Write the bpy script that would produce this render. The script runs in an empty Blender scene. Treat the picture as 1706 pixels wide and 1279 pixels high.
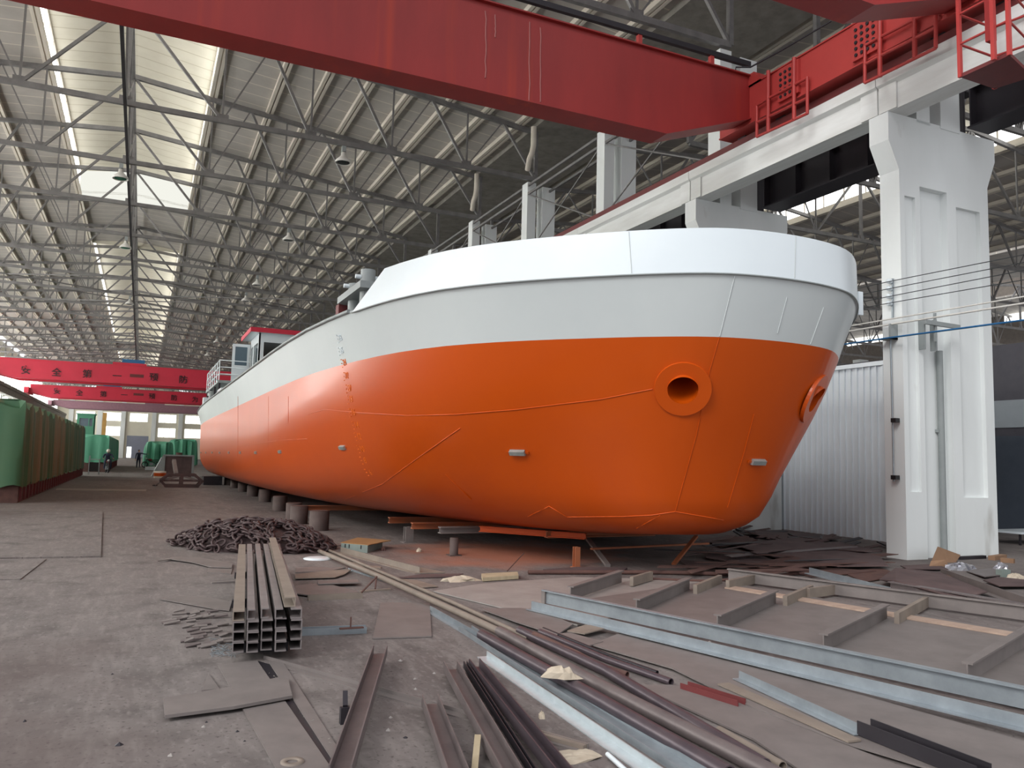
import bpy, bmesh, math, random
from mathutils import Vector, Matrix
from mathutils.bvhtree import BVHTree
random.seed(7)
S = bpy.context.scene
COL = S.collection
V = Vector
# ------------------------------------------------------------------ camera
FPX, W, H, CH = 1340.0, 1706, 1279, 1.65
yaw, pit, rol = math.radians(24.6), math.radians(5.42), math.radians(1.46)
cy, sy, cp, sp = math.cos(yaw), math.sin(yaw), math.cos(pit), math.sin(pit)
FW = V((sy*cp, cy*cp, sp)); R0 = V((cy, -sy, 0)); U0 = R0.cross(FW)
RR = R0*math.cos(rol)+U0*math.sin(rol); UU = U0*math.cos(rol)-R0*math.sin(rol)
CAM = V((0, 0, CH))
def ray(x, y): return FW+RR*((x-W/2)/FPX)-UU*((y-H/2)/FPX)
def at(x, y, ax, val):
    d = ray(x, y); return CAM+d*((val-CAM[ax])/d[ax])
def fl(x, y, z=0.0): return at(x, y, 2, z)
cd = bpy.data.cameras.new('camera'); co = bpy.data.objects.new('camera', cd); COL.objects.link(co)
co.matrix_world = Matrix(((RR.x, UU.x, -FW.x, 0), (RR.y, UU.y, -FW.y, 0), (RR.z, UU.z, -FW.z, CH), (0, 0, 0, 1)))
cd.sensor_width = 36; cd.lens = 36*FPX/W; cd.clip_end = 600; cd.clip_start = .05
S.camera = co
# ------------------------------------------------------------------ materials
def lin(c):
    return tuple(((v/255)/12.92 if v/255 <= .04045 else ((v/255+.055)/1.055)**2.4) for v in c)+(1,)
def mat(name, c, c2=None, rough=.6, metal=0.0, scale=3.0, amt=.5, bump=0.0, coat=0.0, stretch=(1, 1, 1), detail=6, emit=0.0, spec=.5):
    m = bpy.data.materials.new(name); m.use_nodes = True
    n, l = m.node_tree.nodes, m.node_tree.links
    b = n['Principled BSDF']
    b.inputs['Roughness'].default_value = rough; b.inputs['Metallic'].default_value = metal
    b.inputs['Specular IOR Level'].default_value = spec
    if coat: b.inputs['Coat Weight'].default_value = coat; b.inputs['Coat Roughness'].default_value = .12
    tc = n.new('ShaderNodeTexCoord'); mp = n.new('ShaderNodeMapping'); mp.inputs['Scale'].default_value = stretch
    l.new(tc.outputs['Object'], mp.inputs['Vector'])
    no = n.new('ShaderNodeTexNoise'); no.inputs['Scale'].default_value = scale; no.inputs['Detail'].default_value = detail; no.inputs['Roughness'].default_value = .62
    l.new(mp.outputs['Vector'], no.inputs['Vector'])
    mx = n.new('ShaderNodeMix'); mx.data_type = 'RGBA'
    mx.inputs[6].default_value = lin(c); mx.inputs[7].default_value = lin(c2 or tuple(v*.8 for v in c))
    rp = n.new('ShaderNodeMapRange'); rp.inputs[1].default_value = .5-.28; rp.inputs[2].default_value = .5+.28; rp.inputs[4].default_value = amt*2 if amt < .5 else 1.0
    l.new(no.outputs['Fac'], rp.inputs[0]); l.new(rp.outputs[0], mx.inputs[0])
    l.new(mx.outputs[2], b.inputs['Base Color'])
    if bump:
        bp = n.new('ShaderNodeBump'); bp.inputs['Strength'].default_value = bump; bp.inputs['Distance'].default_value = .02
        l.new(no.outputs['Fac'], bp.inputs['Height']); l.new(bp.outputs[0], b.inputs['Normal'])
    if emit:
        b.inputs['Emission Color'].default_value = lin(c); b.inputs['Emission Strength'].default_value = emit
    m['mix'] = mx.name
    return m
def overlay(m, kind, c, scale=(1, 1, 1), lo=.6, hi=.7, s=1.0, seed=0.0):
    """a second stain layer over a material: noise or brick lines with a shape of their own"""
    n, l = m.node_tree.nodes, m.node_tree.links
    prev = n[m['mix']]
    b = n['Principled BSDF']
    tc = n.new('ShaderNodeTexCoord'); mp = n.new('ShaderNodeMapping'); mp.inputs['Scale'].default_value = scale; mp.inputs['Location'].default_value = (seed, seed, seed)
    l.new(tc.outputs['Object'], mp.inputs['Vector'])
    if kind == 'noise':
        t = n.new('ShaderNodeTexNoise'); t.inputs['Scale'].default_value = s; t.inputs['Detail'].default_value = 8; out = t.outputs['Fac']
    else:
        t = n.new('ShaderNodeTexWave'); t.inputs['Scale'].default_value = s; t.bands_direction = kind; out = t.outputs['Fac']
    l.new(mp.outputs['Vector'], t.inputs['Vector'])
    r = n.new('ShaderNodeMapRange'); r.inputs[1].default_value = lo; r.inputs[2].default_value = hi
    l.new(out, r.inputs[0])
    mx = n.new('ShaderNodeMix'); mx.data_type = 'RGBA'; mx.inputs[7].default_value = lin(c)
    l.new(prev.outputs[2], mx.inputs[6]); l.new(r.outputs[0], mx.inputs[0]); l.new(mx.outputs[2], b.inputs['Base Color'])
    m['mix'] = mx.name
    return m
def patch(m, c, loc, scale, amt):
    """one noisy-edged patch of another colour at a place on the floor"""
    n, l = m.node_tree.nodes, m.node_tree.links
    prev = n[m['mix']]; b = n['Principled BSDF']
    tc = n.new('ShaderNodeTexCoord'); v = n.new('ShaderNodeVectorMath'); v.operation = 'SUBTRACT'; v.inputs[1].default_value = loc
    l.new(tc.outputs['Object'], v.inputs[0])
    k = n.new('ShaderNodeVectorMath'); k.operation = 'MULTIPLY'; k.inputs[1].default_value = scale; l.new(v.outputs[0], k.inputs[0])
    ln = n.new('ShaderNodeVectorMath'); ln.operation = 'LENGTH'; l.new(k.outputs[0], ln.inputs[0])
    no = n.new('ShaderNodeTexNoise'); no.inputs['Scale'].default_value = 1.1; no.inputs['Detail'].default_value = 8; l.new(tc.outputs['Object'], no.inputs['Vector'])
    a = n.new('ShaderNodeMath'); a.operation = 'MULTIPLY_ADD'; a.inputs[1].default_value = 1.1; l.new(no.outputs['Fac'], a.inputs[0]); l.new(ln.outputs['Value'], a.inputs[2])
    r = n.new('ShaderNodeMapRange'); r.inputs[1].default_value = 1.55; r.inputs[2].default_value = .95; r.inputs[4].default_value = amt; l.new(a.outputs[0], r.inputs[0])
    mx = n.new('ShaderNodeMix'); mx.data_type = 'RGBA'; mx.inputs[7].default_value = lin(c)
    l.new(prev.outputs[2], mx.inputs[6]); l.new(r.outputs[0], mx.inputs[0]); l.new(mx.outputs[2], b.inputs['Base Color']); m['mix'] = mx.name
def glow(name, c, s):
    m = bpy.data.materials.new(name); m.use_nodes = True
    n, l = m.node_tree.nodes, m.node_tree.links
    n.remove(n['Principled BSDF']); e = n.new('ShaderNodeEmission'); e.inputs[0].default_value = lin(c); e.inputs[1].default_value = s
    l.new(e.outputs[0], n['Material Output'].inputs[0]); return m
M = {}
M['orange'] = mat('orange_paint', (196, 79, 5), (187, 72, 4), rough=.38, scale=.5, coat=.12, spec=.35, bump=.06)
M['hullwhite'] = mat('hull_white', (200, 206, 206), (190, 197, 198), rough=.35, scale=.5, coat=.2, bump=.06)
M['bulwhite'] = mat('bulwark_white', (222, 230, 234), (212, 221, 226), rough=.35, scale=.6, coat=.2)
M['white'] = mat('white_paint', (230, 234, 234), (216, 220, 219), rough=.55, scale=.8, stretch=(1, 1, .25))
overlay(M['white'], 'noise', (168, 166, 160), (1, 1, .3), .66, .8, 1.3)
M['beamconc'] = mat('runway_concrete', (236, 239, 239), (190, 190, 186), rough=.75, scale=.9, stretch=(3, .25, 2), bump=.1)
M['concdark'] = mat('dusty_concrete', (150, 146, 138), (112, 107, 101), rough=.9, scale=2, bump=.2)
M['floor'] = mat('dusty_floor', (122, 114, 111), (102, 95, 93), rough=.88, scale=.7, stretch=(1.5, .35, 1), bump=.3, detail=14)
overlay(M['floor'], 'noise', (86, 72, 70), (.8, .35, 1), .52, .74, .42, 3.1)
overlay(M['floor'], 'noise', (134, 127, 123), (5, .8, 1), .50, .85, 2.6, 9.0)
overlay(M['floor'], 'noise', (94, 86, 84), (1, 1.6, 1), .58, .80, 9.0, 2.0)
overlay(M['floor'], 'noise', (82, 75, 73), (1, .8, 1), .50, .78, 2.3, 17.0)
overlay(M['floor'], 'noise', (132, 125, 122), (1.6, .7, 1), .54, .78, 13.0, 6.0)
overlay(M['floor'], 'noise', (78, 71, 69), (1, .8, 1), .58, .72, 34.0, 12.0)
patch(M['floor'], (84, 70, 67), (-2.0, 5.6, 0), (.42, .26, 1), .7)  # darker brown patch on the near left floor
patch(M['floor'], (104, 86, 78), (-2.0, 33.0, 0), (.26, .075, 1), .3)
patch(M['floor'], (170, 96, 60), (6.0, 13.2, 0), (.42, .42, 1), .7)  # orange overspray plus light bounced off the hull, mixed into the floor colour
M['roofslab'] = mat('roof_slab', (184, 179, 172), (162, 156, 150), rough=.9, scale=.8, bump=.1)
overlay(M['roofslab'], 'Y', (208, 202, 188), (1, 1, 1), .985, .998, .33)
M['rib'] = mat('roof_rib', (220, 213, 200), (198, 190, 177), rough=.9, scale=1.5, stretch=(1, .3, 1))
M['cream'] = mat('lantern_cream', (222, 217, 200), (208, 202, 184), rough=.8, scale=1)
overlay(M['cream'], 'Y', (190, 182, 160), (1, 1, 1), .98, .997, .33)
M['truss'] = mat('truss_steel', (138, 136, 135), (104, 102, 102), rough=.5, scale=2, metal=.25)
M['redgirder'] = mat('crane_red', (158, 44, 42), (138, 36, 36), rough=.5, scale=1.1, stretch=(1.6, 1, .35), bump=.04)
overlay(M['redgirder'], 'noise', (168, 50, 34), (1.4, 1, .06), .6, .72, 1.4, 5)
M['redbright'] = mat('crane_bright_red', (182, 62, 58), (166, 54, 52), rough=.5, scale=1.2)
M['pinkred'] = mat('far_crane_red', (206, 40, 66), (192, 36, 60), rough=.5, scale=.7)
M['brownpink'] = mat('faded_crane_red', (150, 110, 122), (132, 98, 110), rough=.6)
M['charred'] = mat('dark_steel', (52, 48, 54), (40, 37, 42), rough=.5, scale=1.5, metal=.3)
M['galv'] = mat('galvanised_steel', (162, 170, 176), (132, 140, 146), rough=.42, metal=.45, scale=5, bump=.05)
M['greysteel'] = mat('grey_steel_plate', (130, 122, 119), (108, 101, 99), rough=.6, metal=.15, scale=3, bump=.06)
M['brownsteel'] = mat('brown_steel', (124, 114, 113), (96, 87, 88), rough=.5, metal=.35, scale=4)
M['darkpipe'] = mat('dark_mill_pipe', (98, 87, 92), (74, 66, 74), rough=.4, metal=.45, scale=5, stretch=(1, 1, 1))
M['beigesteel'] = mat('dusty_beige_steel', (146, 134, 122), (116, 105, 97), rough=.65, metal=.1, scale=3)
M['rust'] = mat('rust', (104, 74, 66), (70, 48, 46), rough=.85, scale=4, bump=.3)
M['rustplate'] = mat('rusty_scrap_plate', (104, 84, 82), (66, 52, 54), rough=.8, scale=2.2, bump=.2)
M['chain'] = mat('chain_iron', (92, 76, 76), (62, 50, 52), rough=.6, metal=.4, scale=8, bump=.2)
M['pipestand'] = mat('pipe_stand_steel', (98, 84, 80), (72, 60, 58), rough=.7, metal=.2, scale=3)
M['greytank'] = mat('grey_deck_paint', (150, 156, 156), (128, 134, 134), rough=.5, scale=2)
M['maroon'] = mat('maroon_primer', (112, 44, 44), (94, 36, 38), rough=.6)
M['tarp'] = mat('green_tarp', (50, 100, 72), (70, 100, 66), rough=.6, scale=.5, bump=.1)
overlay(M['tarp'], 'noise', (118, 110, 80), (1.4, 1.4, .10), .46, .66, 1.0, 4)
M['tarp2'] = mat('bright_green_tarp', (86, 158, 128), (70, 138, 110), rough=.6, scale=.5, bump=.1)
M['glass'] = mat('dark_glass', (40, 48, 46), (30, 38, 38), rough=.08, scale=1)
M['blueglass'] = mat('blue_glass', (96, 116, 128), (84, 104, 116), rough=.1, scale=1)
M['cladding'] = mat('white_cladding', (234, 240, 245), (226, 232, 238), rough=.4, scale=1)
M['darkwall'] = mat('dark_cladding', (84, 82, 90), (74, 72, 80), rough=.6)
M['bluewall'] = mat('slate_cladding', (78, 86, 98), (68, 76, 88), rough=.5)
M['greyband'] = mat('grey_band', (160, 168, 174), (150, 158, 164), rough=.5)
M['black'] = mat('black_rubber', (24, 23, 25), (34, 32, 34), rough=.6)
M['bluehose'] = mat('blue_hose', (44, 110, 160), (36, 96, 146), rough=.4)
M['wood'] = mat('raw_wood', (184, 170, 142), (154, 138, 112), rough=.8, scale=6, stretch=(1, 1, .2))
M['card'] = mat('cardboard', (150, 118, 92), (124, 96, 76), rough=.9, scale=3)
M['foil'] = mat('crumpled_foil', (214, 214, 220), (170, 168, 178), rough=.22, metal=.8, scale=12, bump=.6)
M['rag'] = mat('beige_rag', (198, 186, 168), (170, 156, 138), rough=.95, scale=6, bump=.4)
M['lampwhite'] = mat('lamp_enamel', (190, 188, 182), (160, 158, 152), rough=.5)
M['navy'] = mat('navy_cloth', (44, 50, 70), (34, 38, 56), rough=.9)
M['skin'] = mat('skin', (176, 132, 108), (160, 118, 96), rough=.6)
M['helmet'] = mat('pale_helmet', (196, 190, 178), (180, 174, 162), rough=.3)
M['zinc'] = mat('zinc_anode', (176, 182, 180), (140, 148, 146), rough=.35, metal=.5, scale=9)
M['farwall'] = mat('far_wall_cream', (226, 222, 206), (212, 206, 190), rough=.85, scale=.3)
M['doorgrey'] = mat('slate_door', (140, 144, 160), (128, 132, 148), rough=.5)
M['yellow'] = mat('ochre_paint', (206, 166, 92), (188, 150, 82), rough=.6)
M['crate'] = mat('grey_green_box', (132, 144, 138), (112, 122, 118), rough=.6)
M['orangelid'] = mat('dusty_orange_lid', (168, 130, 84), (142, 106, 70), rough=.7, scale=5)
M['lettering'] = mat('black_lettering', (40, 18, 26), (34, 16, 22), rough=.6)
M['wiredark'] = mat('cable_black', (46, 50, 52), (38, 42, 44), rough=.5)
M['daylight'] = glow('skylight_glass', (252, 252, 250), 2.9)
M['addedlight'] = glow('added_side_glow', (252, 252, 248), 6.5)  # glow of the bands added along the left wall
M['paleplate'] = mat('pale_steel_plate', (162, 156, 152), (136, 130, 126), rough=.6, metal=.1, scale=2.5, bump=.06)
M['plank'] = mat('old_plank', (178, 156, 140), (150, 128, 114), rough=.85, scale=4, stretch=(.3, 2, 1))
M['channelsteel'] = mat('bundle_channel_steel', (138, 130, 129), (110, 103, 103), rough=.5, metal=.2, scale=4)
M['brightgalv'] = mat('bright_galvanised', (206, 214, 218), (178, 188, 192), rough=.35, metal=.4, scale=9, bump=.05)
M['drip'] = mat('old_paint_drip', (176, 112, 108), (160, 92, 90), rough=.6)
M['lampwhite'] = mat('lamp_enamel', (222, 220, 214), (196, 194, 188), rough=.5)
M['litmarkorange'] = mat('lit_draft_mark_orange', (224, 112, 30), (214, 102, 26), rough=.5)  # hull orange lightened for light caught by the raised mark edges
M['overspray'] = mat('overspray_bounce_steel', (168, 92, 52), (128, 84, 62), rough=.7, scale=3)  # overspray orange; on the post it stands for light bounced off the hull
M['darkcream'] = mat('dark_wall_render', (120, 112, 104), (96, 90, 86), rough=.9)  # dark cream render for the outermost wall
M['endglow'] = glow('lantern_end_glazing', (250, 250, 240), .75)
M['window'] = glow('bright_window', (255, 255, 250), 2.2)
# ------------------------------------------------------------------ mesh builder
class MB:
    def __init__(s): s.v = []; s.f = []; s.mi = []; s.sm = []
    def add(s, vs, fs, mi=0, sm=False):
        o = len(s.v); s.v += [V(p) for p in vs]
        for f in fs: s.f.append([o+i for i in f]); s.mi.append(mi); s.sm.append(sm)
        return s
    def box(s, lo, hi, mi=0):
        (a, b, c), (d, e, f) = lo, hi
        return s.add([(a, b, c), (d, b, c), (d, e, c), (a, e, c), (a, b, f), (d, b, f), (d, e, f), (a, e, f)],
                     [(0, 3, 2, 1), (4, 5, 6, 7), (0, 1, 5, 4), (1, 2, 6, 5), (2, 3, 7, 6), (3, 0, 4, 7)], mi)
    def frame(s, p0, p1, up):
        p0, p1 = V(p0), V(p1); d = (p1-p0).normalized(); up = V(up)
        x = d.cross(up)
        if x.length < 1e-4: x = d.cross(V((0, 1, 0)))
        x.normalize(); return p0, p1, x, x.cross(d).normalized()
    def prism(s, prof, p0, p1, up=(0, 0, 1), mi=0, sm=False):
        p0, p1, x, y = s.frame(p0, p1, up); n = len(prof)
        vs = [p0+x*a+y*b for a, b in prof]+[p1+x*a+y*b for a, b in prof]
        fs = [(i, (i+1) % n, n+(i+1) % n, n+i) for i in range(n)]
        o = len(s.v); s.v += vs
        for f in fs: s.f.append([o+i for i in f]); s.mi.append(mi); s.sm.append(sm)
        for f in (list(range(n))[::-1], list(range(n, 2*n))): s.f.append([o+i for i in f]); s.mi.append(mi); s.sm.append(False)
        return s
    def bar(s, p0, p1, w, h=None, up=(0, 0, 1), mi=0):
        h = w if h is None else h
        return s.prism([(-w/2, -h/2), (w/2, -h/2), (w/2, h/2), (-w/2, h/2)], p0, p1, up, mi)
    def tube(s, pts, r, n=10, mi=0, closed=False, hollow=0.0):
        pts = [V(p) for p in pts]; rings = []
        m = len(pts)
        for i, p in enumerate(pts):
            a = pts[(i-1) % m] if (closed or i > 0) else p; b = pts[(i+1) % m] if (closed or i < m-1) else p
            d = (b-a).normalized(); up = V((0, 0, 1)) if abs(d.z) < .95 else V((0, 1, 0))
            x = d.cross(up).normalized(); y = x.cross(d)
            rings.append([p+(x*math.cos(2*math.pi*k/n)+y*math.sin(2*math.pi*k/n))*(r if not hasattr(r, '__len__') else r[i]) for k in range(n)])
        vs = [q for g in rings for q in g]; fs = []
        for i in range(m if closed else m-1):
            j = (i+1) % m
            for k in range(n): fs.append((i*n+k, i*n+(k+1) % n, j*n+(k+1) % n, j*n+k))
        s.add(vs, fs, mi, True)
        if not closed:
            o = len(s.v)
            if hollow:
                for e, ds in ((0, 1), (m-1, -1)):
                    d = (pts[1]-pts[0]).normalized() if e == 0 else (pts[-2]-pts[-1]).normalized()
                    c = pts[e]; ring = rings[e]; inn = [c+(q-c)*hollow for q in ring]; deep = [q+d*.3 for q in inn]
                    s.add(ring+inn+deep, [(k, (k+1) % n, n+(k+1) % n, n+k) for k in range(n)]+[(n+k, n+(k+1) % n, 2*n+(k+1) % n, 2*n+k) for k in range(n)]+[tuple(range(2*n, 3*n))], mi)
            else:
                s.add(rings[0]+rings[-1], [tuple(range(n))[::-1], tuple(range(n, 2*n))], mi)
        return s
    def lathe(s, prof, c, n=20, mi=0, axis=(0, 0, 1), sm=True):
        c = V(c); a = V(axis).normalized(); t = V((1, 0, 0)) if abs(a.x) < .9 else V((0, 1, 0))
        x = a.cross(t).normalized(); y = a.cross(x)
        vs = [c+a*z+(x*math.cos(2*math.pi*k/n)+y*math.sin(2*math.pi*k/n))*r for r, z in prof for k in range(n)]
        fs = [(i*n+k, i*n+(k+1) % n, (i+1)*n+(k+1) % n, (i+1)*n+k) for i in range(len(prof)-1) for k in range(n)]
        return s.add(vs, fs, mi, sm)
    def cyl(s, c, r, h, n=20, mi=0, axis=(0, 0, 1)):
        s.lathe([(r, 0), (r, h)], c, n, mi, axis); s.lathe([(1e-4, 0), (r, 0)], c, n, mi, axis, False); return s.lathe([(r, h), (1e-4, h)], c, n, mi, axis, False)
    def slab(s, poly, th, mi=0):
        """poly: top outline; th thickness downwards"""
        n = len(poly); t = [V(p) for p in poly]; b = [p-V((0, 0, th)) for p in t]
        return s.add(t+b, [tuple(range(n)), tuple(range(n, 2*n))[::-1]]+[(i, n+i, n+(i+1) % n, (i+1) % n) for i in range(n)], mi)
    def build(s, name, m, parent=None, smooth_angle=None, origin=None):
        me = bpy.data.meshes.new(name)
        off = V((0, 0, 0)); q = parent
        while q is not None: off += q.location; q = q.parent
        loc = V((0, 0, 0))
        if origin is not None: loc = V(origin)-off
        elif parent is None:
            n = len(s.v); loc = V((sum(p.x for p in s.v)/n, sum(p.y for p in s.v)/n, min(p.z for p in s.v)))
        base = off+loc
        me.from_pydata([p-base for p in s.v], [], s.f)
        for p, i, g in zip(me.polygons, s.mi, s.sm): p.material_index = i; p.use_smooth = g
        for x in (m if isinstance(m, (list, tuple)) else [m]): me.materials.append(x)
        bm = bmesh.new(); bm.from_mesh(me); bmesh.ops.recalc_face_normals(bm, faces=bm.faces); bm.to_mesh(me); bm.free()
        if smooth_angle is not None:
            for p in me.polygons: p.use_smooth = True
            me.set_sharp_from_angle(angle=math.radians(smooth_angle))
        o = bpy.data.objects.new(name, me); COL.objects.link(o); o.location = loc
        if parent is not None: o.parent = parent; KIDS.setdefault(parent.name, []).append(o)
        return o
def tag(o, label, cat, group=None, kind=None):
    o['label'] = label; o['category'] = cat
    if group: o['group'] = group
    if kind: o['kind'] = kind
    return o
def struct(o, label=None):
    o['kind'] = 'structure'
    if label: o['label'] = label
    return o
def thing(name, label, cat, loc=(0, 0, 0), group=None):
    o = bpy.data.objects.new(name, None); COL.objects.link(o); o.location = loc; o.empty_display_size = .2
    return tag(o, label, cat, group)
KIDS = {}
def copy_tree(o, parent=None, loc=None, label=None):
    c = o.copy(); COL.objects.link(c); c.parent = parent
    if loc is not None: c.location = loc
    if label: c['label'] = label
    for ch in KIDS.get(o.name, []): KIDS.setdefault(c.name, []).append(copy_tree(ch, c))
    return c
def L(w, t, h=None):
    h = w if h is None else h
    return [(0, 0), (w, 0), (w, t), (t, t), (t, h), (0, h)]
def U(w, h, t): return [(-w/2, 0), (w/2, 0), (w/2, h), (w/2-t, h), (w/2-t, t), (-w/2+t, t), (-w/2+t, h), (-w/2, h)]
def I(w, h, t): return [(-w/2, 0), (w/2, 0), (w/2, t), (t/2, t), (t/2, h-t), (w/2, h-t), (w/2, h), (-w/2, h), (-w/2, h-t), (-t/2, h-t), (-t/2, t), (-w/2, t)]
def mono(xs, ys):
    n = len(xs); d = [(ys[i+1]-ys[i])/(xs[i+1]-xs[i]) for i in range(n-1)]
    m = [d[0]]+[0 if d[i-1]*d[i] <= 0 else 2*d[i-1]*d[i]/(d[i-1]+d[i]) for i in range(1, n-1)]+[d[-1]]
    def f(x):
        if x <= xs[0]: return ys[0]
        if x >= xs[-1]: return ys[-1]
        i = max(k for k in range(n-1) if xs[k] <= x); h = xs[i+1]-xs[i]; t = (x-xs[i])/h
        return ys[i]*(2*t**3-3*t*t+1)+h*m[i]*(t**3-2*t*t+t)+ys[i+1]*(-2*t**3+3*t*t)+h*m[i+1]*(t**3-t*t)
    return f
ORD = 'first second third fourth fifth sixth seventh eighth ninth tenth eleventh twelfth thirteenth fourteenth fifteenth sixteenth seventeenth eighteenth nineteenth twentieth'.split()
ORD += ['twenty-'+w for w in ORD[:9]]+['thirtieth']+['thirty-'+w for w in ORD[:9]]
# ------------------------------------------------------------------ the hall
RX, HS, BZ, RZ, EZ = -1.15, 15.0, 13.0, 16.5, 14.95      # ridge x, half span, bottom chord, ridge and eave heights
RX2 = RX+2*HS+.55+2.6
PITCH, Y0 = 5.95, 10.65
def topz(dx): return RZ-(RZ-EZ)*abs(dx)/HS
b = MB(); b.add([(-40, -14, 0), (60, -14, 0), (60, 202, 0), (-40, 202, 0), (-40, -14, -.3), (60, -14, -.3), (60, 202, -.3), (-40, 202, -.3)],
                [(0, 1, 2, 3), (7, 6, 5, 4), (0, 4, 5, 1), (1, 5, 6, 2), (2, 6, 7, 3), (3, 7, 4, 0)])
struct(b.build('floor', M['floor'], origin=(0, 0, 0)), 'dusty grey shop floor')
YS, YE = 10.0, 200.0
LAN = [(10.0, 51.8), (63.5, 119.5), (131.5, 190.0)]   # lantern runs along the ridge
LW = 3.0
def roof_half(cx, sx, y0, y1, name):
    m = MB(); t = .14
    for (x0, x1, ya, yb) in [(LW, HS, y0, y1)]+[(0, LW, a, c) for a, c in gaps(y0, y1)]:
        z0, z1 = topz(x0)+.24, topz(x1)+.24
        m.add([(cx+sx*x0, ya, z0), (cx+sx*x1, ya, z1), (cx+sx*x1, yb, z1), (cx+sx*x0, yb, z0), (cx+sx*x0, ya, z0+t), (cx+sx*x1, ya, z1+t), (cx+sx*x1, yb, z1+t), (cx+sx*x0, yb, z0+t)],
              [(0, 1, 2, 3), (7, 6, 5, 4), (0, 4, 5, 1), (1, 5, 6, 2), (2, 6, 7, 3), (3, 7, 4, 0)])
    o = struct(m.build(name, M['roofslab'], origin=(cx, y0, RZ)))
    return o
def gaps(y0, y1):
    out = []; y = y0
    for a, c in LAN:
        if a > y: out.append((y, min(a, y1)))
        y = max(y, c)
    if y < y1: out.append((y, y1))
    return [(a, c) for a, c in out if c > a+.01]
roof_half(RX, -1, YS, YE, 'ceiling_left'); roof_half(RX, 1, YS, YE, 'ceiling_right')
LAN_MAIN = LAN
LAN = [(4, 46), (64, 100)]
roof_half(RX2, -1, -14, 200, 'ceiling_side_left'); roof_half(RX2, 1, -14, 200, 'ceiling_side_right')  # extended forward out of view to shade the hull's right side
LAN = LAN_MAIN
def ribs(cx, y0, y1, sides, kmax=8):
    for sx in sides:
        for k in range(kmax):
            x = LW+.75+1.5*k-.75*(k == 0)
            m = MB(); z = topz(x)+.24
            for e in (-.085, .085): m.box((cx+sx*x+e-.06, y0, z-.17), (cx+sx*x+e+.06, y1, z+.01))
            struct(m.build('roof_rib', M['rib'], origin=(cx+sx*x, y0, z)))
ribs(RX, YS, YE, (-1, 1)); ribs(RX2, 4, 200, (-1, 1))
# lanterns: glazed strips carry the daylight
def lantern(cx, y0, y1, n):
    zb, zt, zr = topz(LW)+.2, topz(LW)+1.55, topz(LW)+2.0
    ov = .35
    m = MB()
    for sx in (-1, 1):
        m.slab([(cx+sx*(LW+ov), y0, zt+.05), (cx, y0, zr+.1), (cx, y1, zr+.1), (cx+sx*(LW+ov), y1, zt+.05)], .1)
    rf = struct(m.build('lantern_roof', M['cream'], origin=(cx, y0, zt)), 'cream slab roof over the ridge skylight')
    for sx in (-1, 1):
        g = MB(); g.box((cx+sx*LW-.02, y0, zb+.25), (cx+sx*LW+.02, y1, zt-.1))
        struct(g.build('window_%d' % n, M['daylight'], origin=(cx+sx*LW, y0, zb))); n += 1
        k = MB(); k.box((cx+sx*LW-.06, y0, zb-.1), (cx+sx*LW+.06, y1, zb+.25)); k.box((cx+sx*LW-.06, y0, zt-.12), (cx+sx*LW+.06, y1, zt))
        y = y0
        while y < y1+.1:
            k.box((cx+sx*LW-.05, y-.04, zb), (cx+sx*LW+.05, y+.04, zt)); y += PITCH/4
        struct(k.build('trim_%d' % n, M['rib'], origin=(cx+sx*LW, y0, zb)))
    for yy in (y0, y1):
        e = MB(); t = .05 if yy == y1 else -.05
        e.add([(cx-LW, yy, zb-.1), (cx+LW, yy, zb-.1), (cx+LW, yy, zt), (cx, yy, zr), (cx-LW, yy, zt)]+[(cx-LW, yy+t, zb-.1), (cx+LW, yy+t, zb-.1), (cx+LW, yy+t, zt), (cx, yy+t, zr), (cx-LW, yy+t, zt)],
              [(0, 1, 2, 3, 4), (9, 8, 7, 6, 5)]+[(i, (i+1) % 5, 5+(i+1) % 5, 5+i) for i in range(5)])
        struct(e.build('lantern_end_wall', M['endglow'] if yy == 51.8 else M['cream'], origin=(cx, yy, zb)))
    return n
wn = 10
for a, c in LAN: wn = lantern(RX, a, c, wn)
for a, c in [(4, 46), (64, 100)]: wn = lantern(RX2, a, c, wn)
# roof trusses: one built, the rest copies
def make_truss(cx):
    r = thing('roof_truss', '', 'roof truss', (cx, Y0, BZ), 'trusses under the main roof')
    c = lambda dx, z: (cx+dx, Y0, z)
    MB().bar(c(-HS, BZ), c(HS, BZ), .13, .17).build('bottom_chord', M['truss'], r)
    for s in (-1, 1):
        MB().bar(c(0, RZ), c(s*HS, EZ), .15, .18).build('top_chord', M['truss'], r)
        for d in (3, 6, 9, 12): MB().bar(c(s*d, BZ), c(s*d, topz(d)), .055, .065, (1, 0, 0)).build('web_post', M['truss'], r)
        MB().bar(c(s*HS, BZ), c(s*HS, EZ+.1), .14, .14, (1, 0, 0)).build('end_post', M['truss'], r)
        nodes = [(0, RZ), (3, BZ)]
        for d in (4.5, 7.5, 10.5, 13.5): nodes += [(d, topz(d)), (d+1.5, BZ)]
        for i, ((xa, za), (xb, zb)) in enumerate(zip(nodes, nodes[1:])):
            w = .095 if i % 2 == 0 else .05
            MB().bar(c(s*xa, za), c(s*xb, zb), w, w, (0, 1, 0)).build('diagonal', M['truss'], r)
    MB().bar(c(0, BZ), c(0, RZ), .12, .12, (1, 0, 0)).build('ridge_post', M['truss'], r)
    g = MB()
    for d in (3, 6, 9, 12, -3, -6, -9, -12, 0): g.box((cx+d-.2, Y0-.015, BZ-.05), (cx+d+.2, Y0+.015, BZ+.24))
    g.build('gusset_plates', M['truss'], r)['kind'] = 'stuff'
    return r
tr = make_truss(RX)
NT = int((YE-Y0)/PITCH)
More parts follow.
